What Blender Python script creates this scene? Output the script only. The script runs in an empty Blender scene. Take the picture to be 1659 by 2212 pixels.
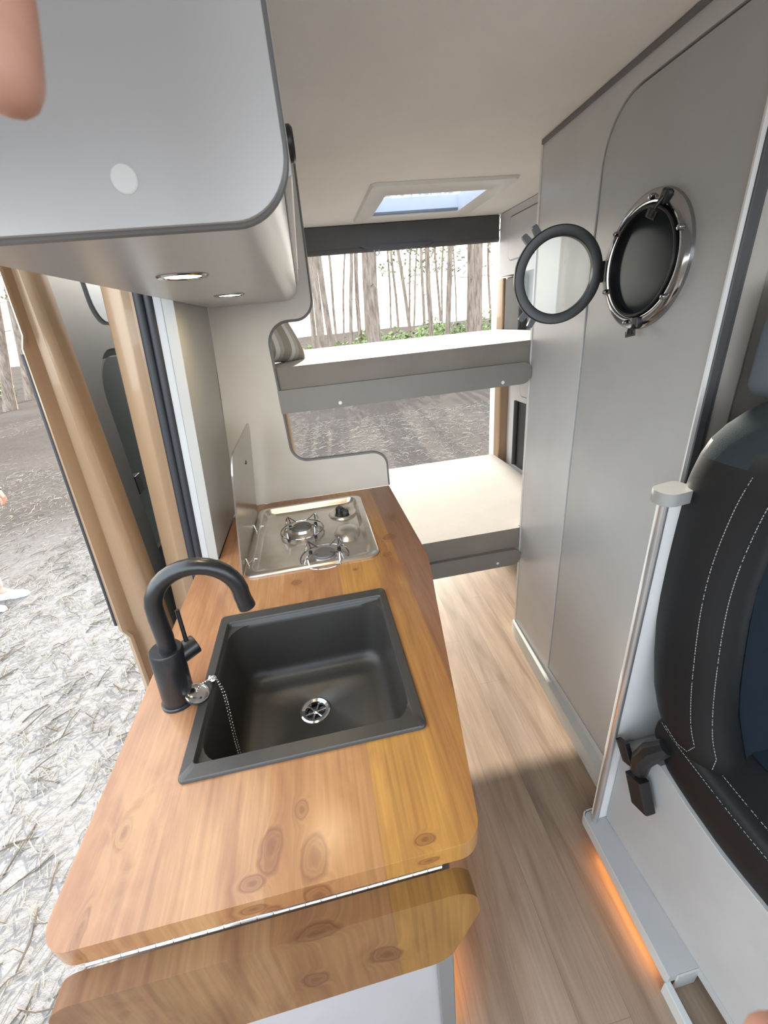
import bpy, bmesh, math, random
from mathutils import Vector, Matrix
rnd = random.Random(7)
C = bpy.context.scene.collection
PI = math.pi

# ------------------------------------------------------------------ materials
def lin(c):
    return tuple((x/255/12.92 if x/255 <= .04045 else ((x/255+.055)/1.055)**2.4) for x in c)

class Nodes:
    def __init__(s, name):
        s.m = bpy.data.materials.new(name); s.m.use_nodes = True
        s.t = s.m.node_tree; s.b = s.t.nodes['Principled BSDF']; s.out = s.t.nodes['Material Output']
    def n(s, typ, **kw):
        nd = s.t.nodes.new('ShaderNode'+typ)
        for k, v in kw.items():
            if k.startswith('_'): setattr(nd, k[1:], v)
            else:
                sock = nd.inputs[int(k[1:])] if k[0] == 'i' and k[1:].isdigit() else nd.inputs[k.replace('__', ' ')]
                s.set(sock, v)
        return nd
    def set(s, sock, v):
        if isinstance(v, bpy.types.NodeSocket): s.t.links.new(v, sock)
        elif isinstance(v, bpy.types.Node): s.t.links.new(v.outputs[0], sock)
        else:
            if sock.type == 'RGBA' and len(v) == 3: v = (*v, 1)
            sock.default_value = v
    def P(s, **kw):
        for k, v in kw.items(): s.set(s.b.inputs[k.replace('__', ' ')], v)
    def obj(s): return s.n('TexCoord').outputs['Object']
    def math(s, op, a, b=0.0): return s.n('Math', _operation=op, i0=a, i1=b).outputs[0]
    def vmath(s, op, a, b=(0, 0, 0)):
        nd = s.n('VectorMath', _operation=op, i0=a, i1=b)
        return nd.outputs[1] if op in ('LENGTH', 'DISTANCE', 'DOT_PRODUCT') else nd.outputs[0]
    def map(s, vec, scale): return s.n('Mapping', Vector=vec, Scale=scale).outputs[0]
    def noise(s, vec, scale=5, detail=4, rough=.5, dist=0):
        return s.n('TexNoise', Vector=vec, Scale=scale, Detail=detail, Roughness=rough, Distortion=dist).outputs[0]
    def ramp(s, fac, stops, interp='LINEAR'):
        r = s.n('ValToRGB', Fac=fac); cr = r.color_ramp; cr.interpolation = interp
        while len(cr.elements) < len(stops): cr.elements.new(.5)
        for e, (p, c) in zip(cr.elements, stops):
            e.position = p; e.color = (*c, 1) if len(c) == 3 else c
        return r.outputs[0]
    def mix(s, fac, a, b, blend='MIX'):
        nd = s.n('Mix', _data_type='RGBA', _blend_type=blend)
        s.set(nd.inputs[0], fac); s.set(nd.inputs[6], a); s.set(nd.inputs[7], b)
        return nd.outputs[2]
    def bump(s, h, strength=.2, dist=.002):
        s.P(Normal=s.n('Bump', Strength=strength, Distance=dist, Height=h).outputs[0])

def plain(name, col, rough=.5, metal=0, var=.06, vscale=9, bump=0, bscale=300, **kw):
    g = Nodes(name); o = g.obj()
    nz = g.noise(o, vscale, 3)
    c1 = tuple(max(0, x*(1-var)) for x in col); c2 = tuple(min(1, x*(1+var)) for x in col)
    g.P(Base__Color=g.ramp(nz, [(.3, c1), (.7, c2)]), Roughness=rough, Metallic=metal)
    for k, v in kw.items(): g.P(**{k: v})
    if bump: g.bump(g.noise(o, bscale, 2), bump, .001)
    return g.m

def emit(name, col, strength):
    g = Nodes(name)
    g.P(Base__Color=col, Emission__Color=col, Emission__Strength=strength)
    return g.m

M = {}
M['laminate'] = plain('grey_laminate', (.56, .565, .57), .30, var=.03, Specular__IOR__Level=.8)
M['laminate_warm'] = plain('warm_grey_laminate', (.60, .56, .50), .38, var=.03)
M['rail_grey'] = plain('dark_grey_laminate', (.225, .212, .197), .4, var=.03)
M['door_grey'] = plain('door_grey', (.42, .43, .43), .28, var=.03, Specular__IOR__Level=.8)
M['dark_trim'] = plain('dark_grey_trim', (.085, .085, .09), .45)
M['edge_grey'] = plain('edge_band_grey', (.16, .16, .16), .35)
M['alu'] = plain('aluminium', (.66, .66, .66), .3, .85)
M['white_trim'] = plain('white_trim', (.78, .78, .77), .35, var=.02)
M['white_panel'] = plain('white_panel', (.60, .60, .61), .4, var=.02)
M['skirting'] = plain('pale_grey_plastic', (.50, .52, .51), .4, var=.03)
M['platform'] = plain('platform_grey', (.42, .42, .415), .5, var=.05, bump=.15, bscale=500)
M['black_metal'] = plain('matt_black_metal', (.012, .0125, .014), .32, .0, Specular__IOR__Level=.6)
M['black_plastic'] = plain('black_plastic', (.012, .012, .013), .4)
M['rubber'] = plain('black_rubber', (.02, .021, .025), .5)
M['sink'] = plain('black_sink', (.037, .034, .031), .38, bump=.12, bscale=900)
M['chrome'] = plain('chrome', (.82, .82, .82), .1, 1, var=.02)
M['dark_chrome'] = plain('dark_chrome', (.42, .42, .44), .12, 1, var=.03)
M['steel'] = plain('brushed_steel', (.76, .72, .67), .28, 1, var=.06, vscale=20)
M['lid_steel'] = plain('lid_steel', (.45, .42, .39), .22, .9, var=.04)
M['burner'] = plain('burner_cap_grey', (.16, .155, .15), .55, .4)
M['white_cap'] = plain('white_cap', (.82, .82, .82), .4)
M['cap_grey'] = plain('grey_plastic', (.27, .27, .265), .5)
M['cabinet_front'] = plain('pale_cabinet_front', (.37, .355, .36), .4, var=.03)
M['wall_edge'] = plain('pale_wall_board', (.42, .42, .42), .45, var=.03)
M['side_grey'] = plain('side_panel_laminate', (.37, .36, .335), .32, var=.03)
M['red'] = plain('red_button', (.35, .03, .02), .4)
M['led'] = emit('warm_lamp', (1, .80, .48), 80)
M['strip'] = emit('amber_strip', (1, .42, .10), 13)
M['tan'] = plain('tan_car_paint', lin((158, 130, 101)), .28, .15, var=.05, vscale=4, Coat__Weight=.4)
M['glare_paint'] = plain('pale_door_glare', (.7, .72, .68), .3, .1, Coat__Weight=.4)
M['door_trim'] = plain('dark_door_trim', (.09, .09, .087), .5)
M['film'] = plain('grey_window_film', (.45, .48, .5), .35, .3)
M['seat_black'] = plain('seat_leather', (.008, .0083, .009), .5, bump=.2, bscale=500, Specular__IOR__Level=.3)
M['seat_mesh'] = plain('seat_mesh_fabric', (.028, .036, .040), .9, bump=.5, bscale=700, Specular__IOR__Level=.15)
M['seat_blue'] = plain('seat_blue_fabric', (.011, .018, .026), .9, bump=.5, bscale=600, Specular__IOR__Level=.15)
M['headrest'] = plain('headrest_fabric', (.12, .14, .17), .7, bump=.3, bscale=600)
M['thread'] = plain('pale_thread', (.30, .30, .29), .8)
M['skin'] = plain('skin', (.55, .29, .21), .5, var=.12, vscale=60, Subsurface__Weight=.15, Subsurface__Radius=(.01, .004, .002))
M['shirt'] = plain('pale_shirt', (.6, .58, .5), .8)
M['trousers'] = plain('sand_trousers', (.45, .40, .33), .8)
M['shoe'] = plain('white_shoe', (.50, .53, .57), .5)
M['sole'] = plain('pale_sole', (.55, .55, .58), .6)
M['hair'] = plain('brown_hair', (.05, .03, .02), .6)
M['leaf'] = plain('bush_green', (.16, .22, .07), .6, var=.5, vscale=2)
M['needle'] = plain('pine_needles', (.22, .22, .12), .6, var=.4, vscale=1)
M['litter'] = plain('dry_needles', (.30, .27, .225), .9, Specular__IOR__Level=0, var=.4, vscale=3)
M['litter_dark'] = plain('dry_twigs', (.14, .115, .09), .9, Specular__IOR__Level=0, var=.3, vscale=3)

def mk_mattress():
    g = Nodes('mattress_fabric'); o = g.obj()
    w = g.noise(g.map(o, (1, 1, 1)), 420, 2)
    nz = g.noise(o, 6, 4)
    g.P(Base__Color=g.ramp(nz, [(.3, (.235, .21, .182)), (.7, (.27, .243, .215))]), Roughness=.85, Sheen__Weight=.2)
    g.bump(g.math('ADD', w, nz), .3, .002); return g.m
M['mattress'] = mk_mattress()

def mk_pillow():
    g = Nodes('striped_pillow'); o = g.obj()
    x = g.n('SeparateXYZ', Vector=o).outputs[0]
    fr = g.math('FRACT', g.math('MULTIPLY', g.math('ADD', x, 10.03), 9.0))
    c = g.ramp(fr, [(0, (.30, .27, .23)), (.5, (.30, .27, .23)), (.5, (.62, .62, .60)), (.75, (.62, .62, .60)), (.75, (.42, .39, .34))], 'CONSTANT')
    g.P(Base__Color=c, Roughness=.9); g.bump(g.noise(o, 400, 2), .3, .001); return g.m
M['pillow'] = mk_pillow()

def mk_ceiling():
    g = Nodes('felt_ceiling'); o = g.obj()
    n1 = g.noise(o, 3.0, 6, .6); n2 = g.noise(o, 350, 2)
    g.P(Base__Color=g.ramp(n1, [(.35, (.85, .84, .815)), (.65, (.90, .89, .865))]), Roughness=.95)
    g.bump(n2, .35, .002); return g.m
M['ceiling'] = mk_ceiling()

def mk_wood(name, knots, dark=1.0):
    """edge-glued boards running along Y (or down Z for the flap), tone per board, fine grain, knots"""
    g = Nodes(name); o = g.obj()
    sp = g.n('SeparateXYZ', Vector=o); x, y, z = sp.outputs[0], sp.outputs[1], sp.outputs[2]
    ly = g.math('SUBTRACT', y, g.math('MULTIPLY', z, 1.0))      # grain turns the corner down the edges
    kf = None; ring = None
    p2 = g.n('CombineXYZ', X=x, Y=ly, Z=0.0).outputs[0]
    wob = g.noise(g.map(p2, (38, 30, 1)), 1, 2, .5)
    for (kx, ky, rx, ry) in knots:
        d = g.vmath('LENGTH', g.vmath('MULTIPLY', g.vmath('SUBTRACT', p2, (kx, ky, 0)), (1/rx, 1/ry, 0)))
        d = g.math('ADD', d, g.math('MULTIPLY', g.math('SUBTRACT', wob, .5), 1.1))
        f = g.math('POWER', 2.718, g.math('MULTIPLY', g.math('MULTIPLY', d, d), -1.0))
        kf = f if kf is None else g.math('MAXIMUM', kf, f)
    warp = g.n('CombineXYZ', X=g.math('ADD', x, g.math('MULTIPLY', kf, .035)), Y=ly, Z=0.0).outputs[0]
    big = g.noise(g.map(warp, (8, 2.0, 1)), 1.6, 5, .55, 1.2)
    grain = g.noise(g.map(warp, (190, 5, 1)), 1, 3, .6)
    rings = g.noise(g.map(warp, (40, 2.2, 1)), 1, 2, .5, 1.2)
    t = g.math('DIVIDE', g.math('ADD', x, .40), .66)
    board = g.ramp(t, [(0, (.36, .18, .085)), (.19, (.39, .205, .09)), (.385, (.35, .168, .066)), (.60, (.42, .21, .052)), (.74, (.37, .175, .048)), (.84, (.235, .115, .056))], 'CONSTANT')
    c = g.mix(g.math('MULTIPLY', g.n('MapRange', Value=big, i1=.42, i2=.72).outputs[0], .75), board, (.22, .085, .033), 'MIX')
    c = g.mix(.55, c, g.ramp(grain, [(.25, (.62, .62, .62)), (.75, (1.2, 1.2, 1.2))]), 'MULTIPLY')
    c = g.mix(.45, c, g.ramp(rings, [(.3, (.66, .62, .56)), (.5, (1.1, 1.1, 1.1)), (.7, (.85, .8, .75))]), 'MULTIPLY')
    kn = g.ramp(kf, [(.0, (0, 0, 0)), (.10, (.10,)*3), (.22, (.05,)*3), (.34, (.50,)*3), (.44, (.85,)*3), (.54, (.42,)*3), (.66, (.62,)*3), (.76, (.45,)*3), (.90, (.75,)*3), (1, (.85,)*3)])
    c = g.mix(kn, c, (.16, .058, .022))
    dp = g.vmath('LENGTH', g.vmath('MULTIPLY', g.vmath('SUBTRACT', p2, (-.325, -.49, 0)), (1/.055, 1/.12, 0)))      # pale sapwood flame at the left
    pf = g.math('MULTIPLY', g.math('POWER', 2.718, g.math('MULTIPLY', g.math('MULTIPLY', dp, dp), -1.0)), g.n('MapRange', Value=g.noise(g.map(warp, (26, 13, 1)), 1, 3, .5, 1.5), i1=.42, i2=.62).outputs[0])
    c = g.mix(g.math('MULTIPLY', pf, .38), c, (.50, .30, .13))
    if dark != 1: c = g.mix(1.0, c, (dark,)*3, 'MULTIPLY')  # shade multiplied into the wood colour
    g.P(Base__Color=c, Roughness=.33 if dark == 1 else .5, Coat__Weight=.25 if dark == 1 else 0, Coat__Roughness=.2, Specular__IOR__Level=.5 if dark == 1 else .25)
    g.bump(grain, .08, .001); return g.m
KN = [(-.139, -.567, .014, .026), (-.100, -.531, .009, .012), (-.084, -.587, .017, .024), (.134, .076, .011, .012), (-.114, .017, .013, .011), (.039, .029, .006, .006),
      (-.335, -.505, .010, .020), (-.159, -.598, .016, .008), (.155, .17, .018, .016), (.190, .30, .014, .022), (-.345, -.60, .006, .02), (.05, -.60, .012, .006)]
M['wood'] = mk_wood('pine_worktop', KN)
M['wood_flap_shaded'] = mk_wood('pine_flap_shaded', [(-.09, -.60, .03, .012), (-.02, -.50, .02, .02), (-.11, -.49, .016, .016)], .56)  # worktop pine with the shade on the flap darkened into it

def mk_floor():
    g = Nodes('vinyl_plank_floor'); o = g.obj()
    sp = g.n('SeparateXYZ', Vector=o); x, y = sp.outputs[0], sp.outputs[1]
    xi = g.math('ADD', x, g.math('MULTIPLY', y, -.03))
    pid = g.math('FLOOR', g.math('DIVIDE', xi, .118))
    wn = g.n('TexWhiteNoise', _noise_dimensions='1D', W=pid).outputs[0]
    off = g.n('CombineXYZ', X=xi, Y=g.math('ADD', y, g.math('MULTIPLY', wn, 9.0)), Z=0.0).outputs[0]
    big = g.noise(g.map(off, (10, 1.2, 1)), 1.5, 4, .5, 1.0)
    gr = g.noise(g.map(off, (160, 6, 1)), 1, 3, .6)
    c = g.ramp(big, [(.3, (.20, .140, .095)), (.5, (.285, .21, .15)), (.72, (.35, .265, .195))])
    c = g.mix(.5, c, g.ramp(wn, [(0, (.80, .80, .80)), (1, (1.15, 1.12, 1.08))]), 'MULTIPLY')
    c = g.mix(.4, c, g.ramp(gr, [(.3, (.7, .7, .7)), (.7, (1.2, 1.2, 1.2))]), 'MULTIPLY')
    fr = g.math('FRACT', g.math('DIVIDE', xi, .118))
    ed = g.math('LESS_THAN', fr, .012)
    yy = g.math('FRACT', g.math('DIVIDE', g.math('ADD', y, g.math('MULTIPLY', wn, 1.2)), 1.22))
    ed = g.math('MAXIMUM', ed, g.math('LESS_THAN', yy, .0016))
    c = g.mix(g.math('MULTIPLY', ed, .45), c, (.13, .09, .06))
    g.P(Base__Color=c, Roughness=.36); g.bump(gr, .1, .001); return g.m
M['floor'] = mk_floor()

def mk_ground():
    g = Nodes('sandy_forest_ground'); o = g.obj()
    n1 = g.noise(o, .35, 5, .6); n2 = g.noise(g.map(o, (5, 9, 5)), 3.0, 6, .7); n3 = g.noise(o, 45, 4, .7)
    c = g.ramp(n1, [(.35, (.20, .19, .182)), (.65, (.26, .25, .24))])
    c = g.mix(.6, c, g.ramp(n2, [(.3, (.62, .60, .58)), (.6, (1.1, 1.1, 1.1)), (.75, (1.25, 1.2, 1.12))]), 'MULTIPLY')
    c = g.mix(.5, c, g.ramp(n3, [(.3, (.6, .58, .56)), (.7, (1.25, 1.25, 1.25))]), 'MULTIPLY')
    sp = g.n('SeparateXYZ', Vector=o)      # paler beside the van; tree shade farther off multiplied into the soil colour
    dx = g.math('MULTIPLY', g.math('ADD', sp.outputs[0], 1.6), .30); dy = g.math('MULTIPLY', g.math('SUBTRACT', sp.outputs[1], 1.5), .22)
    dd = g.math('ADD', g.math('SQRT', g.math('ADD', g.math('MULTIPLY', dx, dx), g.math('MULTIPLY', dy, dy))), g.math('MULTIPLY', g.math('SUBTRACT', n1, .5), 1.2))
    c = g.mix(g.n('MapRange', Value=dd, i1=.5, i2=1.25).outputs[0], c, g.mix(1.0, c, (.42, .38, .35), 'MULTIPLY'))
    g.P(Base__Color=c, Roughness=.95, Specular__IOR__Level=.0)
    g.bump(g.math('ADD', g.math('MULTIPLY', n2, .4), n3), .6, .012); return g.m
M['ground'] = mk_ground()

def mk_bark():
    g = Nodes('pine_bark'); o = g.obj()
    n1 = g.noise(g.map(o, (14, 14, 2.5)), 1, 6, .65)
    c = g.ramp(n1, [(.3, (.12, .092, .072)), (.55, (.26, .21, .17)), (.75, (.36, .295, .245))])
    g.P(Base__Color=c, Roughness=.95, Specular__IOR__Level=.05); g.bump(n1, .8, .03); return g.m
M['bark'] = mk_bark()

def mk_glass(name, tint, alpha):
    """thin pane: straight-through tinted light plus a surface reflection"""
    g = Nodes(name)
    tr = g.n('BsdfTransparent', Color=tint); gl = g.n('BsdfGlossy', Color=(1, 1, 1), Roughness=.03)
    fz = g.n('LayerWeight', Blend=.5)
    f = g.math('ADD', g.math('MULTIPLY', g.math('POWER', fz.outputs['Facing'], 4.0), .6), .03+alpha)
    mx = g.n('MixShader', Fac=f); g.t.links.new(tr.outputs[0], mx.inputs[1]); g.t.links.new(gl.outputs[0], mx.inputs[2])
    g.t.links.new(mx.outputs[0], g.out.inputs[0]); return g.m
M['glass'] = mk_glass('clear_glass', (.96, .98, .98), .0)
M['tint'] = mk_glass('tinted_glass', (.22, .25, .24), .05)
M['hatch'] = mk_glass('smoked_hatch_pane', (.62, .68, .78), .02)
M['dark_glass'] = plain('dark_pane', (.014, .019, .024), .16, Specular__IOR__Level=.22)

# ------------------------------------------------------------------ mesh builder
class MB:
    def __init__(s): s.bm = bmesh.new()
    def face(s, vs):
        try: return s.bm.faces.new(vs)
        except ValueError: return None
    def box(s, x0, x1, y0, y1, z0, z1):
        v = [s.bm.verts.new((x, y, z)) for x in (x0, x1) for y in (y0, y1) for z in (z0, z1)]
        for a in ((0, 1, 3, 2), (4, 6, 7, 5), (0, 4, 5, 1), (2, 3, 7, 6), (0, 2, 6, 4), (1, 5, 7, 3)):
            s.face([v[i] for i in a])
        return s
    def loft(s, rings, closed=True, cap=True, wrap=False):
        R = [[s.bm.verts.new(p) for p in r] for r in rings]; n = len(R[0])
        m = len(R)
        for i in range(m if wrap else m-1):
            a, b = R[i], R[(i+1) % m]
            for j in range(n if closed else n-1):
                s.face([a[j], a[(j+1) % n], b[(j+1) % n], b[j]])
        if cap and not wrap and closed: s.face(R[0][::-1]); s.face(R[-1])
        return s
    def tube(s, path, r, seg=12, cap=True, closed=False):
        path = [Vector(p) for p in path]; n = len(path)
        rr = r if isinstance(r, (list, tuple)) else [r]*n
        rings = []; up = None
        for i, p in enumerate(path):
            if closed: t = path[(i+1) % n]-path[i-1]
            else: t = path[min(i+1, n-1)]-path[max(i-1, 0)]
            t.normalize()
            if up is None:
                up = Vector((0, 0, 1)) if abs(t.z) < .9 else Vector((1, 0, 0))
            u = (up-t*up.dot(t)).normalized(); w = t.cross(u); up = u
            rings.append([p+(u*math.cos(a)+w*math.sin(a))*rr[i] for a in [2*PI*k/seg for k in range(seg)]])
        return s.loft(rings, True, cap, closed)
    def cyl(s, a, b, r, r2=None, seg=24): return s.tube([a, b], [r, r if r2 is None else r2], seg)
    def lathe(s, prof, mat=None, seg=32):
        """profile of (radius, height) pairs about local z, moved by mat"""
        mat = mat or Matrix()
        rings = [[mat @ Vector((max(r, 1e-5)*math.cos(a), max(r, 1e-5)*math.sin(a), h)) for a in [2*PI*k/seg for k in range(seg)]] for r, h in prof]
        op = prof[0][0] > 1e-4; cl = prof[-1][0] > 1e-4
        if op and cl: return s.loft(rings, True, False, True)
        R0 = len(s.bm.verts); s.loft(rings, True, False); vs = list(s.bm.verts)[R0:]
        if not op: s.face(vs[:seg][::-1])
        if not cl: s.face(vs[-seg:])
        return s
    def sphere(s, c, r, seg=12, sc=(1, 1, 1)):
        c = Vector(c); k = max(4, seg//2)
        return s.loft([[c+Vector((sc[0]*r*math.sin(PI*(i+.02)/(k+.04))*math.cos(2*PI*j/seg), sc[1]*r*math.sin(PI*(i+.02)/(k+.04))*math.sin(2*PI*j/seg), sc[2]*r*math.cos(PI*(i+.02)/(k+.04)))) for j in range(seg)] for i in range(k+1)])
    def prism(s, poly, axis, a0, a1, holes=()):
        """2D outline (with holes) extruded along an axis"""
        def P3(u, v, a): return {'Z': (u, v, a), 'Y': (u, a, v), 'X': (a, u, v)}[axis]
        tmp = bmesh.new(); loops = []
        for lp in [poly]+list(holes):
            vs = [tmp.verts.new((u, v, 0)) for u, v in lp]; loops.append(vs)
            for i in range(len(vs)): tmp.edges.new((vs[i], vs[(i+1) % len(vs)]))
        bmesh.ops.triangle_fill(tmp, use_beauty=True, use_dissolve=False, edges=tmp.edges[:])
        bot = {}; top = {}
        for v in tmp.verts:
            bot[v] = s.bm.verts.new(P3(v.co.x, v.co.y, a0)); top[v] = s.bm.verts.new(P3(v.co.x, v.co.y, a1))
        for f in tmp.faces:
            s.face([bot[v] for v in f.verts]); s.face([top[v] for v in reversed(f.verts)])
        for vs in loops:
            for i in range(len(vs)):
                a, b = vs[i], vs[(i+1) % len(vs)]
                s.face([bot[a], bot[b], top[b], top[a]])
        tmp.free(); return s
    def xf(s, mat): bmesh.ops.transform(s.bm, matrix=mat, verts=s.bm.verts[:]); return s
    def shear(s, k, z0):
        for v in s.bm.verts: v.co.x += k*(v.co.z-z0)
        return s
    def build(s, name, mat, parent=None, bevel=0, smooth=35, sub=0, seg=2):
        bmesh.ops.recalc_face_normals(s.bm, faces=s.bm.faces[:])
        me = bpy.data.meshes.new(name); s.bm.to_mesh(me); s.bm.free()
        o = bpy.data.objects.new(name, me); C.objects.link(o)
        me.materials.append(M[mat] if isinstance(mat, str) else mat)
        me.polygons.foreach_set('use_smooth', [True]*len(me.polygons)); me.set_sharp_from_angle(angle=math.radians(smooth))
        if bevel:
            b = o.modifiers.new('bevel', 'BEVEL'); b.width = bevel; b.segments = seg; b.limit_method = 'ANGLE'; b.angle_limit = math.radians(50)
            b.harden_normals = True
        if sub:
            d = o.modifiers.new('sub', 'SUBSURF'); d.levels = sub; d.render_levels = sub
        if parent is not None: put(o, parent)
        return o

def put(o, parent):
    o.parent = parent
    l = Vector(); p = parent
    while p: l += p.location; p = p.parent
    o.location = -l if parent.type == 'EMPTY' else Vector()
    return o

def tag(o, label, cat=None, group=None, kind=None):
    if label: o['label'] = label
    if cat: o['category'] = cat
    if group: o['group'] = group
    if kind: o['kind'] = kind
    return o
def thing(name, label, cat, loc=(0, 0, 0), group=None):
    o = bpy.data.objects.new(name, None); C.objects.link(o); o.location = loc; o.empty_display_size = .05
    return tag(o, label, cat, group)
def struct(o, label=None, cat=None): return tag(o, label, cat, None, 'structure')

def rr(x0, x1, y0, y1, r, n=8):
    return rpoly([(x0, y0, r), (x1, y0, r), (x1, y1, r), (x0, y1, r)], n)
def rpoly(pts, n=8):
    """polygon whose corner i is rounded with radius pts[i][2]"""
    out = []; m = len(pts)
    for i, (x, y, r) in enumerate(pts):
        p = Vector((x, y)); a = Vector(pts[i-1][:2]); b = Vector(pts[(i+1) % m][:2])
        if r <= 0: out.append((x, y)); continue
        u = (a-p).normalized(); w = (b-p).normalized(); ang = u.angle(w); d = r/math.tan(ang/2)
        d = min(d, (a-p).length*.49, (b-p).length*.49) ; r2 = d*math.tan(ang/2)
        c = p+(u+w).normalized()*(r2/math.sin(ang/2))
        s0 = p+u*d-c; s1 = p+w*d-c
        a0 = math.atan2(s0.y, s0.x); da = math.atan2(s1.y, s1.x)-a0
        while da > PI: da -= 2*PI
        while da < -PI: da += 2*PI
        for k in range(n+1): out.append((c.x+r2*math.cos(a0+da*k/n), c.y+r2*math.sin(a0+da*k/n)))
    return out
def lerp(tab, t):
    """smooth interpolation through a table of (position, value)"""
    tab = sorted(tab); n = len(tab)
    if t <= tab[0][0]: return tab[0][1]
    if t >= tab[-1][0]: return tab[-1][1]
    def sl(i):
        a, b = tab[max(i-1, 0)], tab[min(i+1, n-1)]
        return (b[1]-a[1])/(b[0]-a[0])
    for i in range(n-1):
        (a, va), (b, vb) = tab[i], tab[i+1]
        if t <= b:
            h = b-a; f = (t-a)/h
            return va*(2*f**3-3*f*f+1)+vb*(3*f*f-2*f**3)+h*(sl(i)*(f**3-2*f*f+f)+sl(i+1)*(f**3-f*f))
def catmull(pts, n=4):
    pts = [Vector(p) for p in pts]; out = []
    for i in range(len(pts)-1):
        p0, p1, p2, p3 = pts[max(i-1, 0)], pts[i], pts[i+1], pts[min(i+2, len(pts)-1)]
        for k in range(n):
            t = k/n
            out.append(.5*((2*p1)+(p2-p0)*t+(2*p0-5*p1+4*p2-p3)*t*t+(3*p1-p0-3*p2+p3)*t**3))
    out.append(pts[-1]); return out
def axis_mat(loc, z, x=(1, 0, 0)):
    z = Vector(z).normalized(); x = Vector(x); x = (x-z*x.dot(z)).normalized(); y = z.cross(x)
    return Matrix(((x.x, y.x, z.x, loc[0]), (x.y, y.y, z.y, loc[1]), (x.z, y.z, z.z, loc[2]), (0, 0, 0, 1)))

CZ = .88           # worktop height
YB = 1.455         # bunk partition

# ------------------------------------------------------------------ van shell
struct(MB().box(-.40, 1.20, -1.6, 2.53, -.06, 0).build('floor', 'floor'))
struct(MB().prism([(-.36, -1.0), (1.22, -1.0), (1.22, 2.53), (-.36, 2.53)], 'Z', 1.90, 1.94, [[(.39, 1.91), (.825, 1.91), (.825, 2.285), (.39, 2.285)]]).build('ceiling', 'ceiling'))
struct(MB().box(1.19, 1.22, -.45, 2.5, 0, 1.9).build('wall_right', 'white_panel'))
struct(MB().box(-.45, 1.22, -1.64, -1.60, 0, 1.0).build('wall_front', 'dark_trim', bevel=.01))        # dashboard height, windscreen above
struct(MB().box(1.19, 1.22, -1.60, -.451, 0, 1.0).build('wall_cab_right', 'dark_trim', bevel=.01))     # cab doors up to their windows
struct(MB().box(-.45, -.42, -1.60, -.60, 0, 1.0).build('wall_cab_left', 'dark_trim', bevel=.01))
wl = MB().prism([(1.085, -.02), (2.5, -.02), (2.5, 1.9), (-.7, 1.9), (-.7, 1.575), (1.085, 1.575)], 'X', -.388, -.361).shear(.105, .88)
struct(wl.build('wall_left', 'wall_edge', bevel=.003), None)

# bathroom partition, seen on the right: local frame s along the wall towards the camera, n into the wall
KW = .07; XW, YW = .80, 1.47
nrm = math.hypot(1, KW)
WM = Matrix(((-KW/nrm, 1/nrm, 0, XW), (-1/nrm, -KW/nrm, 0, YW), (0, 0, 1, 0), (0, 0, 0, 1)))
frame = [(0, 0), (.90, 0), (.90, .098), (.327, .098)] + [(.327, 1.75)] 
frame = rpoly([(0, .0, 0), (.768, .0, 0), (.768, .098, 0), (.327, .098, 0), (.327, 1.854, .115), (.768, 1.854, 0), (.768, 1.899, 0), (0, 1.899, 0)], 10)
struct(MB().prism(frame, 'Y', 0, .022).xf(WM).build('wall_bathroom', 'laminate', bevel=.0015))
dl = rpoly([(.3315, .101, 0), (.765, .101, 0), (.765, 1.849, 0), (.3315, 1.849, .11)], 10)
# the doorway behind the door keeps a dark rebate
d1 = struct(MB().prism(dl, 'Y', .003, .024).xf(WM).build('door_1', 'door_grey', bevel=.0015), 'grey bathroom door with a round porthole', None)
MB().prism(rpoly([(.320, .095, 0), (.768, .095, 0), (.768, 1.86, 0), (.320, 1.86, .11)], 8), 'Y', .026, .034).xf(WM).build('rebate', 'dark_trim', d1)
MB().box(.7655, .7695, -.002, .022, .1, 1.89).xf(WM).build('edge_band', 'white_trim', d1)
MB().box(-.011, 0.0, -.003, .022, .01, 1.898).xf(WM).build('trim_1', 'white_trim')
struct(bpy.data.objects['trim_1'])
struct(MB().box(0, .768, -.006, .0, 1.888, 1.899).xf(WM).build('trim_2', 'edge_grey'))
struct(MB().box(.7525, .772, .6985, .715, 0, 1.899).build('trim_3', 'dark_trim', bevel=.002))
b = MB().prism(rpoly([(.769, .708, 0), (.826, .704, .006), (.842, .716, .006), (1.18, .72, 0), (1.18, .76, 0), (.769, .76, 0)], 4), 'Z', 0, 1.899)
M['pillar_beige'] = plain('beige_pillar_trim', (.50, .46, .41), .6, var=.04)
struct(b.build('trim_4', 'pillar_beige', bevel=.006))
# baseboard, a wedge that widens towards the cab
bb = rpoly([(-.012, 0, 0), (-.012, -.012, .008), (.05, -.017, 0), (.80, -.033, 0), (.80, 0, 0)], 5)
struct(MB().prism([(a, c) for a, c in bb], 'Z', 0, .07).xf(WM).build('baseboard_right', 'skirting', bevel=.004))

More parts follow.
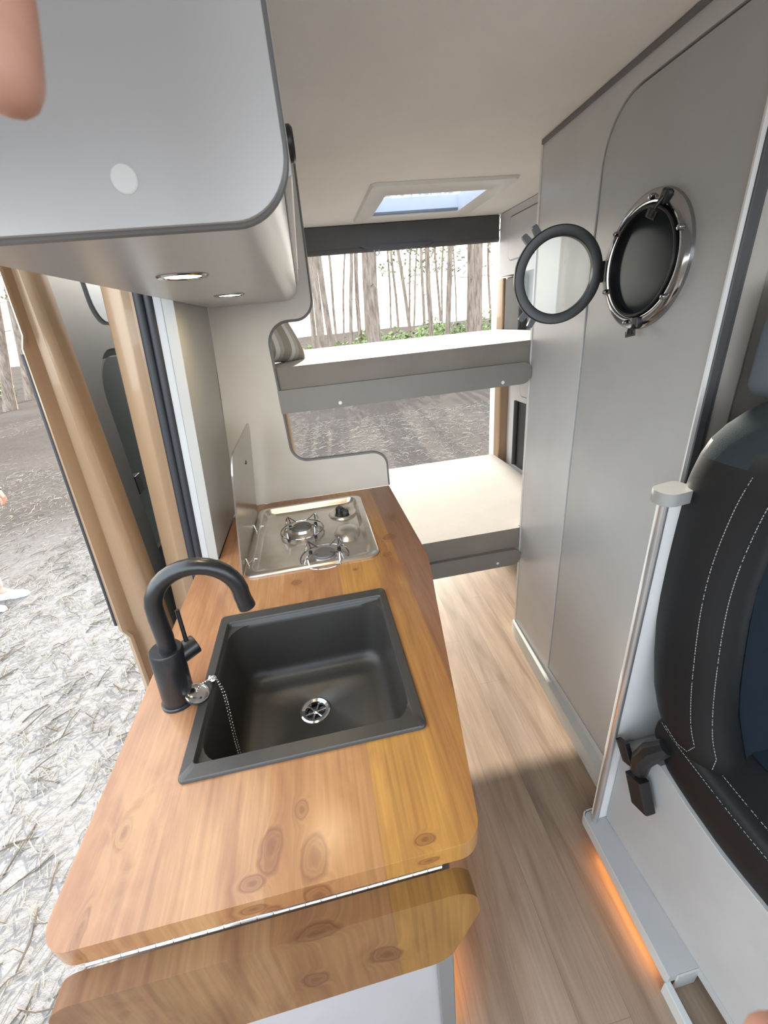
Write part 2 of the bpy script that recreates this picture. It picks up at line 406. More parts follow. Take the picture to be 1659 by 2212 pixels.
# porthole in the door
sc, zc = .541, 1.518
def wp(s, n, z): return WM @ Vector((s, n, z))
pm = WM @ Matrix.Translation((sc, .003, zc)) @ Matrix.Rotation(PI/2, 4, 'X')   # local z out of the wall towards the aisle
pt = thing('porthole', 'round dark chrome porthole mounted in the grey bathroom door, its black glazed ring swung open', 'porthole', wp(sc, .003, zc))
MB().lathe([(.106, .0), (.106, .010), (.109, .0135), (.116, .0145), (.128, .012), (.133, .007), (.134, .0)], pm, 64).build('flange', 'dark_chrome', pt)
MB().lathe([(.1055, .001), (.1055, .017), (.103, .019), (.1, .017), (.1, .001)], pm, 64).build('inner_rim', 'black_metal', pt)
MB().lathe([(0, .001), (.1005, .001), (.1005, .004), (0, .0045)], pm, 48).build('dark_pane', 'dark_glass', pt)
for k in range(6):
    a = 2*PI*k/6+.42
    MB().lathe([(0, .0), (.006, .0), (.006, .019), (.0045, .023), (0, .0245)], pm @ Matrix.Translation((.119*math.cos(a), .119*math.sin(a), .0)), 12).build('bolt', 'dark_chrome', pt)
for a, inward in ((math.radians(66), True), (math.radians(-80), False)):      # swing clamps: upper one folded over the pane, lower one hanging out
    cm = pm @ Matrix.Rotation(a, 4, 'Z')
    cl = MB().box(.108, .134, -.010, .010, .008, .022).xf(cm).build('clamp', 'black_metal', pt, bevel=.004)
    b = MB()
    if inward:
        b.tube([(.122, 0, .018), (.104, 0, .028), (.092, 0, .031)], .0042, 10); b.lathe([(0, -.007), (.0075, -.007), (.0075, .007), (0, .007)], axis_mat((.094, 0, .031), (1, 0, -.2), (0, 1, 0)), 14); b.box(.084, .100, -.015, .015, .029, .033)
    else:
        b.tube([(.124, 0, .018), (.134, 0, .026), (.140, 0, .029)], .0042, 10); b.lathe([(0, -.007), (.0075, -.007), (.0075, .007), (0, .007)], axis_mat((.139, 0, .029), (1, 0, .3), (0, 1, 0)), 14); b.box(.136, .149, -.016, .016, .027, .031)
    b.xf(cm).build('wing_nut', 'black_metal', cl, bevel=.0015)
# the ring that swung open on its hinge: stands nearly square to the door
hx = Vector((.7745, 1.090, 1.517)); ph = math.radians(10)
e1 = Vector((-math.cos(ph), math.sin(ph), 0)); ez = Vector((0, 0, 1)); en = e1.cross(ez)
rc = hx+e1*.113
rm = Matrix(((e1.x, ez.x, en.x, rc.x), (e1.y, ez.y, en.y, rc.y), (e1.z, ez.z, en.z, rc.z), (0, 0, 0, 1)))
ring = MB().lathe([(.0865, -.007), (.0865, .005), (.089, .007), (.108, .007), (.1115, .003), (.1115, -.006), (.109, -.008), (.089, -.008)], rm, 72)
ring = ring.build('glazing_ring', 'black_metal', pt)
MB().lathe([(0, -.0015), (.087, -.0015), (.087, .0015), (0, .0015)], rm, 48).build('glass', 'glass', ring)
for sgn in (1, -1):
    for da in (-6.6, 6.6):
        a = math.radians(sgn*(53+da))
        am = rm @ Matrix.Rotation(a, 4, 'Z')
        MB().prism(rpoly([(.104, -.0085, 0), (.133, -.0062, .004), (.133, .0062, .004), (.104, .0085, 0)], 4), 'Z', -.006, .006).xf(am).build('lug', 'black_metal', ring, bevel=.001)
for dz in (.017, -.017):
    b = MB().box(-.142, -.104, dz-.0045, dz+.0045, -.008, .008).xf(rm)
    b.build('hinge_arm', 'black_metal', ring, bevel=.002)
MB().box(-.122, -.105, -.024, .024, -.007, .009).xf(rm).build('hinge_lug', 'black_metal', ring, bevel=.003)
MB().cyl(rm @ Vector((-.122, -.028, .0)), rm @ Vector((-.122, .028, .0)), .004, seg=12).build('hinge_pin', 'black_metal', ring)

# ------------------------------------------------------------------ seat, seat box, belt buckle
sb = thing('seat_platform', 'pale grey raised seat platform with grey edge beside the aisle', 'platform', (.62, .3, 0))
sk = lambda x, y: x+.05*(y-.6)
pl = [(sk(.597, .632), .632, .018), (1.18, .66, 0), (1.18, -.6, 0), (.655, -.6, 0), (.655, .289, 0), (sk(.597, .289), .289, 0)]
MB().prism(rpoly(pl), 'Z', .041, .070).build('platform_top', 'platform', sb, bevel=.003)
fas = [(sk(.5955, .634), .634), (sk(.5955, -.6), -.6), (sk(.600, -.6), -.6), (sk(.600, .634), .634)]
b = MB().prism(rpoly([(sk(.5935, .638), .638, .02), (sk(.5935, .289), .289, 0), (sk(.5975, .289), .289, 0), (sk(.5975, .634), .634, .016), (.64, .636, 0), (.64, .64, 0)]), 'Z', .034, .0705)
b.build('fascia', 'skirting', sb, bevel=.001)
MB().box(.600, .655, .285, .2885, .004, .07).build('step_riser', 'skirting', sb)
MB().prism([(sk(.588, .29), .29), (sk(.588, -.6), -.6), (sk(.604, -.6), -.6), (sk(.604, .29), .29)], 'Z', .0, .045).build('step_lip', 'skirting', sb, bevel=.002)
MB().prism([(sk(.62, .62), .62), (.9, .62), (.9, .30), (sk(.62, .30), .30)], 'Z', .0, .0405).build('recess', 'edge_grey', sb)
MB().prism([(-.6, .0705), (.607, .0705), (.607, .405), (.56, .43), (.50, .468), (.42, .446), (.337, .433), (.25, .436), (0, .44), (-.6, .44)], 'X', .655, 1.16).build('seat_box', 'platform', sb, bevel=.002)
MB().prism([(sk(.608, .56), .56), (sk(.608, .32), .32), (sk(.613, .32), .32), (sk(.613, .56), .56)], 'Z', .035, .040).build('light_strip', 'strip', sb)
bp = MB().box(.622, 1.16, .609, .628, .0705, 1.092)
bp.build('back_board', 'white_trim', sb, bevel=.002)
MB().tube([(.618, .606, .0705), (.618, .606, 1.095)], .0085, 16).build('corner_post', 'alu', sb)
MB().prism(rpoly([(.601, .582, .026), (.601, .632, .022), (.668, .644, .01), (.676, .592, .018)], 8), 'Z', 1.099, 1.124).build('end_cap', 'cap_grey', sb, bevel=.007, seg=4)

seat = thing('passenger_seat', 'black passenger seat with pale double stitching and blue fabric panels on the grey platform', 'seat', (.905, .3, .43))
YBK = [(.50, .545), (.56, .55), (.64, .590), (.79, .622), (.96, .641), (1.116, .632), (1.226, .607), (1.30, .585)]
def yback(z): return lerp(YBK, z)
CS = [(.905, 0), (.74, 0), (.688, -.003), (.666, -.016), (.6565, -.045), (.657, -.085), (.664, -.118), (.682, -.150), (.706, -.161), (.738, -.150), (.766, -.128), (.80, -.118), (.905, -.115)]
def back_sec(z):
    half = catmull(CS, 3); yb = yback(z)
    top = max(0, (z-1.19)/.105); bot = max(0, (.60-z)/.09)
    out = []
    for p in half:
        x, y = p.x, p.y
        sx = 1-.27*top**2.4-.10*bot**2; sy = 1-.55*top**2-.30*bot**2
        x = .905+(x-.905)*sx; y = -.06+(y+.06)*sy
        out.append((x, yb+y, z))
    L = out; Rr = [(1.81-x, y, zz) for x, y, zz in out[1:-1]][::-1]
    return L+Rr
zs = [.515, .53, .56, .60, .65, .72, .80, .88, .96, 1.04, 1.10, 1.15, 1.19, 1.22, 1.245, 1.265, 1.28, 1.29, 1.295]
bk = MB().loft([back_sec(z) for z in zs]).build('backrest', 'seat_black', seat, smooth=60)
me = bk.data; me.materials.append(M['seat_mesh'])
for p in me.polygons:
    c = p.center
    if c.z > 1.215-.55*abs(c.x-.68)*(1 if c.x < .905 else 0)-.0: 
        if c.z > 1.10: p.material_index = 1
def off(p, c, d): v = Vector(p)-Vector(c); return Vector(p)+v.normalized()*d
def strip_of(fn, i0, i1, zz, d):
    rows = []
    for z in zz:
        s_ = fn(z)[i0:i1]; rows.append([Vector(p)+Vector((0, -d, 0)) for p in s_])
    return rows
nh = len(catmull(CS, 3))
b = MB(); zz = [.56+.045*k for k in range(13)]
fr = strip_of(back_sec, 30, nh+7, zz, .003); bkk = strip_of(back_sec, 30, nh+7, zz, -.004)
b.loft([f+bk_[::-1] for f, bk_ in zip(fr, bkk)]).build('back_panel', 'seat_blue', seat, smooth=60)
def stitches(pts, name, r=.0007, pitch=.0065):
    b = MB(); pts = [Vector(p) for p in pts]; acc = 0
    for a, c in zip(pts, pts[1:]):
        L = (c-a).length; d = (c-a)/L; t = acc
        while t < L:
            b.tube([a+d*t, a+d*min(t+pitch*.66, L)], r, 5); t += pitch
        acc = t-L
    return b.build(name, 'thread', seat)
zl = [.62+.02*k for k in range(30)]
def on_back(z, i, d=.0012):
    s_ = back_sec(z); p = Vector(s_[i]); t = Vector(s_[i+1])-Vector(s_[i-1]); n = Vector((t.y, -t.x, 0)).normalized()
    if n.dot(p-Vector((.75, yback(z)-.05, z))) < 0: n = -n
    return p+n*d
low1 = [on_back(.575, 14), on_back(.585, 16), on_back(.60, 17)]
stitches([on_back(.585, 12), on_back(.57, 14), on_back(.575, 16), on_back(.60, 18)]+[on_back(z, 18) for z in zl if z < 1.19], 'stitching')
stitches([on_back(.575, 20), on_back(.60, 21)]+[on_back(z, 21) for z in zl if z < 1.175], 'stitching')

ZB = [(-.10, .42), (0, .412), (.25, .408), (.337, .404), (.42, .417), (.50, .447), (.535, .50)]
ZT = [(-.10, .52), (0, .545), (.28, .552), (.46, .575), (.535, .588)]
CC = [(.905, 0, 0), (.74, 0, 0), (.690, .03, 0), (.668, .14, 0), (.6575, .42, 0), (.657, .74, 0), (.666, .93, 0), (.690, 1.0, 0), (.74, .985, 0), (.79, .93, 0), (.83, .90, 0), (.905, .895, 0)]
def cush_sec(y):
    zb, zt = lerp(ZB, y), lerp(ZT, y); half = catmull(CC, 3)
    e = max(0, (-.02-y)/.08); 
    L = [(.905+(p.x-.905)*(1-.06*e*e), y, zb+(zt-zb)*(p.y*(1-.5*e*e)+.25*e*e)) for p in half]
    return L+[(1.81-x, yy, z) for x, yy, z in L[1:-1]][::-1]
ys = [-.10, -.09, -.07, -.04, 0, .06, .12, .18, .24, .30, .36, .42, .46, .49, .515, .53, .537]
MB().loft([cush_sec(y) for y in ys]).build('seat_cushion', 'seat_black', seat, smooth=60)
ncc = len(catmull(CC, 3))
b = MB(); rows = []
for y in [-.05+.045*k for k in range(12)]:
    s_ = cush_sec(y)[27:ncc+5]
    rows.append([Vector(p)+Vector((0, 0, .003)) for p in s_]+[Vector(p)-Vector((0, 0, .004)) for p in s_][::-1])
b.loft(rows).build('cushion_panel', 'seat_blue', seat, smooth=60)
def on_c(y, i, d=.0012):
    s_ = cush_sec(y); p = Vector(s_[i]); t = Vector(s_[i+1])-Vector(s_[i-1]); n = Vector((t.z, 0, -t.x)).normalized()
    if n.dot(p-Vector((.75, y, .5))) < 0: n = -n
    return p+n*d
yl = [.53-.02*k for k in range(30)]
stitches([on_c(y, 17) for y in yl], 'stitching'); stitches([on_c(y, 21) for y in yl], 'stitching')
hr = MB(); hz = [(1.262, .62), (1.27, .9), (1.29, 1), (1.38, 1), (1.44, .96), (1.465, .8), (1.47, .5)]
hr.loft([[(.915+.128*f*px_, .622+.048*f*py_, z) for px_, py_ in rr(-1, 1, -1, 1, .45, 5)] for z, f in hz])
hr.build('headrest', 'headrest', seat, smooth=60)
for dx in (-.06, .06):
    MB().cyl((.905+dx, .60, 1.27), (.905+dx, .615, 1.30), .006, seg=10).build('headrest_rod', 'black_metal', seat)

bu = thing('seat_belt_buckle', 'black seat belt buckle with a red release button hanging beside the seat cushion', 'buckle', (.64, .52, .36))
MB().tube([(.656, .500, .535), (.643, .518, .50), (.634, .530, .455), (.632, .528, .415)], [.018, .024, .022, .018], 10).build('stalk', 'black_plastic', bu)
bm_ = axis_mat((.629, .507, .365), (.05, -.42, -.9), (0, 1, 0))
bb_ = MB().prism(rr(-.026, .026, -.014, .014, .005, 3), 'Z', -.042, .036).xf(bm_).build('buckle_body', 'black_plastic', bu, bevel=.003)
MB().prism(rr(-.023, .023, -.0105, .0105, .003, 3), 'Z', .036, .039).xf(bm_).build('release_button', 'red', bb_)
MB().prism(rr(-.018, .018, -.007, .007, .002, 3), 'Z', -.028, .028).xf(axis_mat((.626, .568, .432), (.1, -.5, -.85), (0, 1, 0))).build('tongue', 'black_plastic', bu, bevel=.002)
MB().sphere((.628, .545, .405), .006, 10).build('rivet', 'chrome', bu)

# ------------------------------------------------------------------ kitchen block
kc = thing('kitchen_cabinet', 'pale kitchen cabinet carrying the wooden worktop', 'cabinet', (-.1, .8, 0))
base = [(-.36, .305), (.082, .300), (.112, .440), (.165, .72), (.205, .90), (.208, YB-.005), (-.36, YB-.005)]
inner = [(-.345, .318), (.070, .315), (.095, .44), (.148, .72), (.188, .90), (.191, YB-.02), (-.345, YB-.02)]
MB().prism(base, 'Z', .07, CZ-.0325, [inner]).build('cabinet_body', 'cabinet_front', kc)
MB().prism(inner, 'Z', .052, .068).build('bottom_shelf', 'white_panel', kc)
MB().prism([(x*.9+.0*(y), y+.03 if y < .4 else y) for x, y in base], 'Z', 0, .05).build('toe_kick', 'edge_grey', kc)
MB().box(.055, .084, .292, .301, .05, CZ-.034).build('corner_profile', 'edge_grey', kc, bevel=.003)
b = MB().tube([(.094, .345, .046), (.104, .45, .046), (.15, .72, .046), (.18, .9, .046)], .0035, 6); b.build('light_strip', 'strip', kc)

top = rpoly([(-.386, .265, .036), (.117, .265, .032), (.150, .44, .0), (.176, .585, 0), (.200, .72, .0), (.219, .82, 0), (.230, .885, 0), (.2345, .93, 0), (.2355, 1.0, 0), (.2335, YB-.001, 0), (-.334, YB-.001, 0), (-.334, 1.09, 0), (-.386, 1.09, 0)], 10)
hole_s = rr(-.268, .085, .434, .79, .02, 6); hole_h = rr(-.235, .098, .965, 1.38, .03, 6)
wt = MB().prism(top, 'Z', CZ-.032, CZ, [hole_s, hole_h]).build('worktop', 'wood', bevel=.0045, seg=3)
tag(wt, 'varnished pine worktop with knots holding the black sink and the gas hob', 'worktop')
fl = thing('folding_flap', 'pine drop-leaf flap hanging from a piano hinge at the near end of the worktop', 'table leaf', (-.13, .26, .7))
fp = rpoly([(-.384, .836, .035), (.099, .836, .035), (.105, .78, .03), (.062, .668, .04), (-.384, .660, .04)], 8)
MB().prism(fp, 'Y', .238, .2645).build('leaf_board', 'wood_flap_shaded', fl, bevel=.006, seg=3)
MB().cyl((-.345, .2668, .8425), (.066, .2668, .8425), .0022, seg=8).build('hinge_barrel', 'chrome', fl)
b = MB()
for k in range(22):
    x = -.345+.0187*k; b.cyl((x, .2668, .8425), (x+.0176, .2668, .8425), .0031, seg=10)
b.build('hinge_knuckles', 'chrome', fl)

# sink
sk_ = thing('sink', 'square black inset sink with a steel drain in the pine worktop', 'sink', (-.09, .61, CZ))
def rect_ring(x0, x1, y0, y1, r, z): return [(x, y, z) for x, y in rr(x0, x1, y0, y1, r, 6)]
X0, X1, Y0, Y1 = -.279, .0945, .4245, .802
sr = [rect_ring(X0, X1, Y0, Y1, .010, CZ-.012), rect_ring(X0, X1, Y0, Y1, .010, CZ+.004), rect_ring(X0+.002, X1-.002, Y0+.002, Y1-.002, .009, CZ+.0065),
      rect_ring(X0+.017, X1-.013, Y0+.024, Y1-.026, .007, CZ+.006), rect_ring(X0+.019, X1-.015, Y0+.026, Y1-.028, .006, CZ+.003), rect_ring(X0+.019, X1-.015, Y0+.026, Y1-.028, .006, CZ-.006),
      rect_ring(X0+.0205, X1-.0165, Y0+.0275, Y1-.0295, .045, CZ-.0075)]
for k, (ins, z) in enumerate([(.0, -.02), (.004, -.08), (.008, -.128), (.012, -.140), (.019, -.149), (.029, -.154), (.045, -.156)]):
    sr.append(rect_ring(X0+.0205+ins, X1-.0165-ins, Y0+.0275+ins, Y1-.0295-ins, .045, CZ+z))
dc = (-.0985, .640); zf = CZ-.158
circ = lambda r, z: [(dc[0]+r*math.cos(2*PI*k/28-.75*PI-2*PI*3/28), dc[1]+r*math.sin(2*PI*k/28-.75*PI-2*PI*3/28), z) for k in range(28)]
sr.append(circ(.034, zf)); sr.append(circ(.030, zf-.004))
MB().loft(sr, True, False).build('basin', 'sink', sk_, smooth=50)
dm = Matrix.Translation((dc[0], dc[1], zf))
dr = MB().lathe([(.020, -.008), (.022, .0), (.0285, .0022), (.032, .001), (.0325, -.003), (.030, -.012), (0, -.012)], dm).build('drain', 'chrome', sk_)
b = MB().lathe([(0, -.0085), (.006, -.0085), (.006, -.004), (0, -.003)], dm, 16)
for k in range(6):
    a = 2*PI*k/6+.2; b.cyl(dm @ Vector((.004*math.cos(a), .004*math.sin(a), -.006)), dm @ Vector((.021*math.cos(a), .021*math.sin(a), -.006)), .0022, seg=6)
b.build('drain_spokes', 'chrome', dr)
MB().lathe([(0, -.0125), (.0195, -.0125), (.0195, -.0112), (0, -.0112)], dm, 24).build('drain_well', 'black_plastic', dr)

# plug and bead chain
pg = thing('sink_plug', 'round chrome sink plug with bead chain on the sink rim beside the tap', 'plug', (-.282, .576, CZ))
gm = axis_mat((-.281, .5765, .8945), (.42, -.15, .9), (0, 1, 0))
MB().lathe([(0, -.006), (.0165, -.006), (.0195, -.001), (.0195, .003), (0, .003)], gm, 32).build('plug_rubber', 'rubber', pg)
MB().lathe([(0, .003), (.019, .003), (.0198, .0045), (.017, .006), (0, .0055)], gm, 32).build('plug_disc', 'chrome', pg)
ch = catmull([(-.281, .577, .902), (-.275, .588, .904), (-.268, .599, .899), (-.262, .609, .895), (-.256, .610, .894), (-.250, .600, .887), (-.2425, .585, .870), (-.2405, .570, .83), (-.239, .556, .79), (-.2375, .548, .762), (-.235, .542, .755), (-.2345, .548, .752), (-.2365, .556, .764), (-.2385, .568, .80), (-.240, .582, .84), (-.2425, .594, .87), (-.252, .606, .890)], 14)
b = MB(); acc = 0; last = ch[0]
for a in ch:
    if (a-last).length >= .0042: b.sphere(a, .0017, 8); last = a
for k in range(10): b.sphere((-.260+rnd.uniform(-.007, .007), .609+rnd.uniform(-.006, .006), .893+rnd.uniform(0, .005)), .002, 8)
b.build('bead_chain', 'chrome', pg)
b = MB().sphere((-.261, .609, .8925), .0075, 12, (1.1, 1, .75)); b.build('chain_anchor', 'chrome', pg)

# tap
tp = thing('tap', 'matt black swan-neck tap at the left rim of the sink', 'tap', (-.318, .585, CZ))
tx, ty = -.3165, .588
MB().lathe([(0, 0), (.0295, 0), (.0295, .005), (.028, .0065), (0, .0065)], Matrix.Translation((tx, ty, CZ)), 36).build('base_ring', 'black_metal', tp)
lean = axis_mat((tx, ty, CZ+.005), (.09, .0, 1), (1, 0, 0))
MB().lathe([(0, 0), (.026, 0), (.0262, .05), (.0262, .108), (.0245, .112), (0, .112)], lean, 40).build('tap_body', 'black_metal', tp)
R_ = .066; sx = tx+.012
pth = [(sx, ty, .985), (sx+.004, ty, 1.02), (sx+.005, ty, 1.062)]
dirv = Vector((1, .10, 0)).normalized()
for k in range(1, 17):
    a = PI-PI*k/16*1.03; c0 = Vector((sx+.006, ty, 1.072))+dirv*R_
    pth.append(tuple(c0+dirv*R_*math.cos(a)+Vector((0, 0, R_*math.sin(a)))))
pth.append(tuple(Vector(pth[-1])+Vector((.003, 0, -.022))))
MB().tube(pth, .0138, 20).build('spout', 'black_metal', tp, smooth=50)
e = Vector(pth[-1]); MB().lathe([(0, -.003), (.0142, -.003), (.0142, .008), (0, .008)], axis_mat(e, Vector(pth[-2])-e), 20).build('aerator', 'black_plastic', tp)
hd = Vector((.72, .55, .12)).normalized(); h0 = Vector((tx+.005, ty, .965))
MB().cyl(h0, h0+hd*.052, .0175, seg=28).build('handle_barrel', 'black_metal', tp, bevel=.002)
lv = MB().tube([h0+hd*.038+Vector((0, 0, .012)), h0+hd*.042+Vector((-.002, .004, .078))], .0036, 12).build('lever', 'black_metal', tp)

# hob
hb = thing('gas_hob', 'stainless steel two-burner gas hob with its steel lid folded up, behind the sink', 'hob', (-.07, 1.17, CZ))
HX0, HX1, HY0, HY1 = -.250, .113, .950, 1.397
hr_ = [rect_ring(HX0, HX1, HY0, HY1, .032, CZ+.0005), rect_ring(HX0, HX1, HY0, HY1, .032, CZ+.004), rect_ring(HX0+.002, HX1-.002, HY0+.002, HY1-.002, .031, CZ+.006), rect_ring(HX0+.016, HX1-.016, HY0+.014, HY1-.014, .03, CZ+.0085), rect_ring(HX0+.020, HX1-.020, HY0+.018, HY1-.018, .028, CZ+.0075),
       rect_ring(HX0+.026, HX1-.026, HY0+.024, HY1-.024, .026, CZ-.004), rect_ring(HX0+.031, HX1-.031, HY0+.029, HY1-.029, .024, CZ-.009), rect_ring(HX0+.05, HX1-.05, HY0+.05, HY1-.05, .02, CZ-.010)]
b = MB().loft(hr_, True, False); b.face([v for v in list(b.bm.verts)[-28:]])
b.build('tray', 'steel', hb, smooth=40)
zt = CZ-.010
# raised swage that runs between the burners to the control recess
b = MB().loft([[(.040+rx*math.cos(2*PI*k/24), 1.14+ry*math.sin(2*PI*k/24), zt+h) for k in range(24)] for rx, ry, h in ((.042, .062, -.001), (.036, .052, .008), (.026, .036, .015), (.010, .012, .018))])
b.build('raised_swage', 'steel', hb, smooth=60)
b = MB().loft([[(.040+rx*math.cos(2*PI*k/24), 1.285+ry*math.sin(2*PI*k/24), zt+h) for k in range(24)] for rx, ry, h in ((.050, .052, 0), (.046, .048, .006), (.040, .042, .007), (.032, .034, .001), (.01, .01, .0005))])
b.build('control_dish', 'steel', hb, smooth=60)
for (kx, ky) in ((.030, 1.300), (.045, 1.272)):
    k_ = MB().lathe([(0, 0), (.0145, 0), (.0135, .014), (.012, .017), (0, .0175)], Matrix.Translation((kx, ky, zt+.001)), 24).build('control_knob', 'black_plastic', hb)
    MB().box(kx-.003, kx+.003, ky-.012, ky+.012, zt+.0175, zt+.0215).build('grip', 'black_plastic', k_, bevel=.001)
def burner(cx, cy, rot):
    m0 = Matrix.Translation((cx, cy, zt))
    bn = MB().lathe([(0, 0), (.050, 0), (.046, .003), (.034, .008), (.031, .016), (0, .016)], m0, 40).build('burner', 'steel', hb, smooth=40)
    MB().lathe([(0, .016), (.030, .016), (.030, .020), (.028, .0225), (0, .0228)], m0, 36).build('burner_cap', 'burner', bn)
    gb = MB().tube([(cx+.067*math.cos(2*PI*k/48), cy+.067*math.sin(2*PI*k/48), zt+.010) for k in range(48)], .0022, 8, closed=True)
    gr = gb.build('pan_support', 'dark_chrome', hb)
    for k in range(4):
        a = rot+PI/2*k; c_, s_ = math.cos(a), math.sin(a); t_ = Vector((-s_, c_, 0))*.010
        q = lambda r, h, sg=0: Vector((cx+r*c_, cy+r*s_, zt+h))+t_*sg
        MB().tube([q(.067, .010, 1), q(.064, .034, .4), q(.061, .040, 0), q(.026, .031, 0)], .0021, 7).build('support_wire', 'dark_chrome', gr)
        MB().tube([q(.067, .010, -1), q(.064, .034, -.4), q(.061, .040, 0)], .0021, 7).build('support_wire', 'dark_chrome', gr)
        MB().cyl(q(.058, .0, 0), q(.058, .008, 0), .005, seg=10).build('rubber_foot', 'rubber', gr)
burner(-.098, 1.195, .75); burner(-.036, 1.005, .75)
lk = .145
lo = rpoly([(.953, .885, .015), (1.335, .885, .02), (1.335, 1.212, .05), (.953, 1.20, .02)], 8)
lo = rpoly([(.953, .886, .01), (1.345, .886, .02), (1.325, 1.214, .045), (.958, 1.205, .05)], 8)
b = MB().prism(lo, 'X', -.2545, -.2505); b.shear(lk, .885)
ld = b.build('lid', 'lid_steel', hb, bevel=.001)
MB().cyl((-.2505+lk*.24-.001, 1.18, 1.125), (-.2505+lk*.24+.0015, 1.18, 1.125), .006, seg=12).build('lid_bumper', 'black_plastic', ld)
for y in (1.03, 1.24):
    b = MB().tube([(-.247, y-.012, .906), (-.244, y-.012, .888), (-.238, y, .887), (-.232, y+.012, .888), (-.222, y+.012, .886)], .0024, 8)
    b.build('lid_hinge', 'chrome', hb)
for (x, y) in ((HX0+.03, HY0+.03), (HX1-.035, HY0+.03), (HX0+.035, HY1-.03)):
    MB().lathe([(0, .0), (.005, 0), (.004, .003), (0, .0035)], Matrix.Translation((x, y, zt+.0015)), 12).build('screw', 'burner', hb)

# ------------------------------------------------------------------ bunk partition and wall cladding by the hob
cut = [(-.372, CZ+.001, 0), (.232, CZ+.001, 0), (.232, 1.014, .052), (-.108, 1.020, .062), (-.113, 1.483, .072), (.040, 1.483, .055), (.049, 1.899, 0), (-.372, 1.899, 0)]
cp = rpoly(cut, 10)
cp = [(x if x > -.3 else -.3355+.105*(z-.88), z) for x, z in cp]
pn = thing('bunk_partition', 'grey partition panel with a rounded cut-out between the kitchen and the bunks', 'partition panel', (-.1, YB, CZ))
MB().prism(cp, 'Y', YB, YB+.015).build('panel', 'laminate_warm', pn)
ep = [p for p in cp if p[0] > -.29]
MB().tube([(x, YB+.0085, z) for x, z in ep], .0082, 8).build('edge_trim', 'edge_grey', pn)
sp_ = MB().box(-.361, -.3365, 1.083, YB, CZ+.001, 1.61).shear(.105, .88)
tag(sp_.build('side_panel', 'side_grey', bevel=.001), 'narrow grey side panel standing on the worktop beside the hob, next to the door opening', 'panel')

# ------------------------------------------------------------------ overhead cabinet with downlights
oc = thing('overhead_cabinet', 'grey overhead cabinet with a rounded lower edge above the worktop', 'cabinet', (-.12, .9, 1.535))
zb = 1.535
prof = rpoly([(-.262, zb, 0), (.004, zb, .040), (.004, 1.899, 0), (-.262, 1.899, 0)], 12)
MB().prism(prof, 'Y', .386, YB-.001).build('cabinet_body', 'laminate', oc)
pr2 = rpoly([(-.264, zb-.001, 0), (.007, zb-.001, .042), (.007, 1.899, 0), (-.264, 1.899, 0)], 12)
MB().prism(pr2, 'Y', .376, .386).build('end_panel', 'laminate', oc, bevel=.0015)
MB().tube([(x, .3865, z) for x, z in rpoly([(-.27, zb-.0005, 0), (.0065, zb-.0005, .042), (.0065, 1.899, 0)], 12)], .0042, 8).build('edge_trim', 'edge_grey', oc)
MB().lathe([(0, 0), (.0086, 0), (.0086, .0012), (.0078, .0018), (0, .0018)], axis_mat((-.1025, .376, 1.5615), (0, -1, 0)), 36).build('cover_cap', 'white_cap', oc)
dd = MB().box(.004, .0125, .43, 1.05, 1.572, 1.88).build('cabinet_door', 'laminate', oc, bevel=.002)
MB().lathe([(0, 0), (.013, 0), (.013, .004), (.011, .006), (0, .0065)], axis_mat((.0125, .462, 1.603), (1, 0, 0), (0, 1, 0)), 24).build('latch', 'black_plastic', dd)
MB().box(.004, .0115, 1.065, 1.40, 1.572, 1.88).build('cabinet_door', 'laminate', oc, bevel=.002)
for (x, y, lb) in ((-.1435, .664, 'nearer of two warm round downlights under the overhead cabinet'), (-.139, 1.034, 'farther of two warm round downlights under the overhead cabinet')):
    t = thing('downlight', lb, 'light', (x, y, zb), 'downlights under the overhead cabinet')
    dm_ = axis_mat((x, y, zb), (0, 0, -1))
    MB().lathe([(.0235, .0), (.0335, .0), (.0335, .0012), (.0315, .0028), (.0255, .0028), (.0235, .001)], dm_, 40).build('bezel', 'dark_chrome', t)
    MB().lathe([(0, .0004), (.024, .0004), (.024, .0012), (0, .0012)], dm_, 32).build('diffuser', 'led', t)

# ------------------------------------------------------------------ bunks
def bunk(z0, zr0, zr1, zt_, lab_m, lab_r, caps, xr0, xm0):
    # mattress (runs on behind the bathroom corner)
    m = MB().prism(rpoly([(xm0, YB+.018, 0), (.7975, YB+.018, .008), (.7975, 1.496, 0), (1.11, 1.496, .01), (1.11, 2.47, .03), (xm0, 2.47, .02)], 5), 'Z', z0, zt_)
    m = m.build('mattress', 'mattress', bevel=.016, seg=4)
    tag(m, lab_m, 'mattress', 'bunk mattresses')
    bz = zr0+.02
    rl = thing('bunk_base', lab_r, 'bunk', (.3, YB, zr0), 'bunk bases')
    rp = rpoly([(xr0, zr0, 0), (.797, zr0, .036), (.797, zr1, .036), (xr0, zr1, 0)], 10)
    MB().prism(rp, 'Y', YB-.002, YB+.0145).build('rail', 'rail_grey', rl, bevel=.002)
    MB().prism([(max(xr0, xm0), YB+.016), (.784, YB+.016), (.784, 1.53), (1.105, 1.53), (1.105, 2.46), (xm0, 2.46), (xm0, YB+.016)], 'Z', bz, z0-.0005).build('slab', 'laminate', rl)
    if zr0 > 1: MB().box(xm0, 1.105, 2.41, 2.458, bz-.078, bz-.0005).build('sun_blocker', 'laminate', rl)      # unseen bar added to keep a sun strip off the worktop edge
    for cx, czz in caps:
        MB().lathe([(0, 0), (.0062, 0), (.0058, .0012), (0, .0014)], axis_mat((cx, YB-.002, czz), (0, -1, 0)), 20).build('screw_cap', 'white_cap', rl)
bunk(1.262, 1.196, 1.273, 1.343, 'beige mattress on the upper bunk under the rear window', 'upper bunk base with a grey round-ended front rail and two screw caps', [(.0905, 1.2105), (.686, 1.2105)], -.112, -.33)
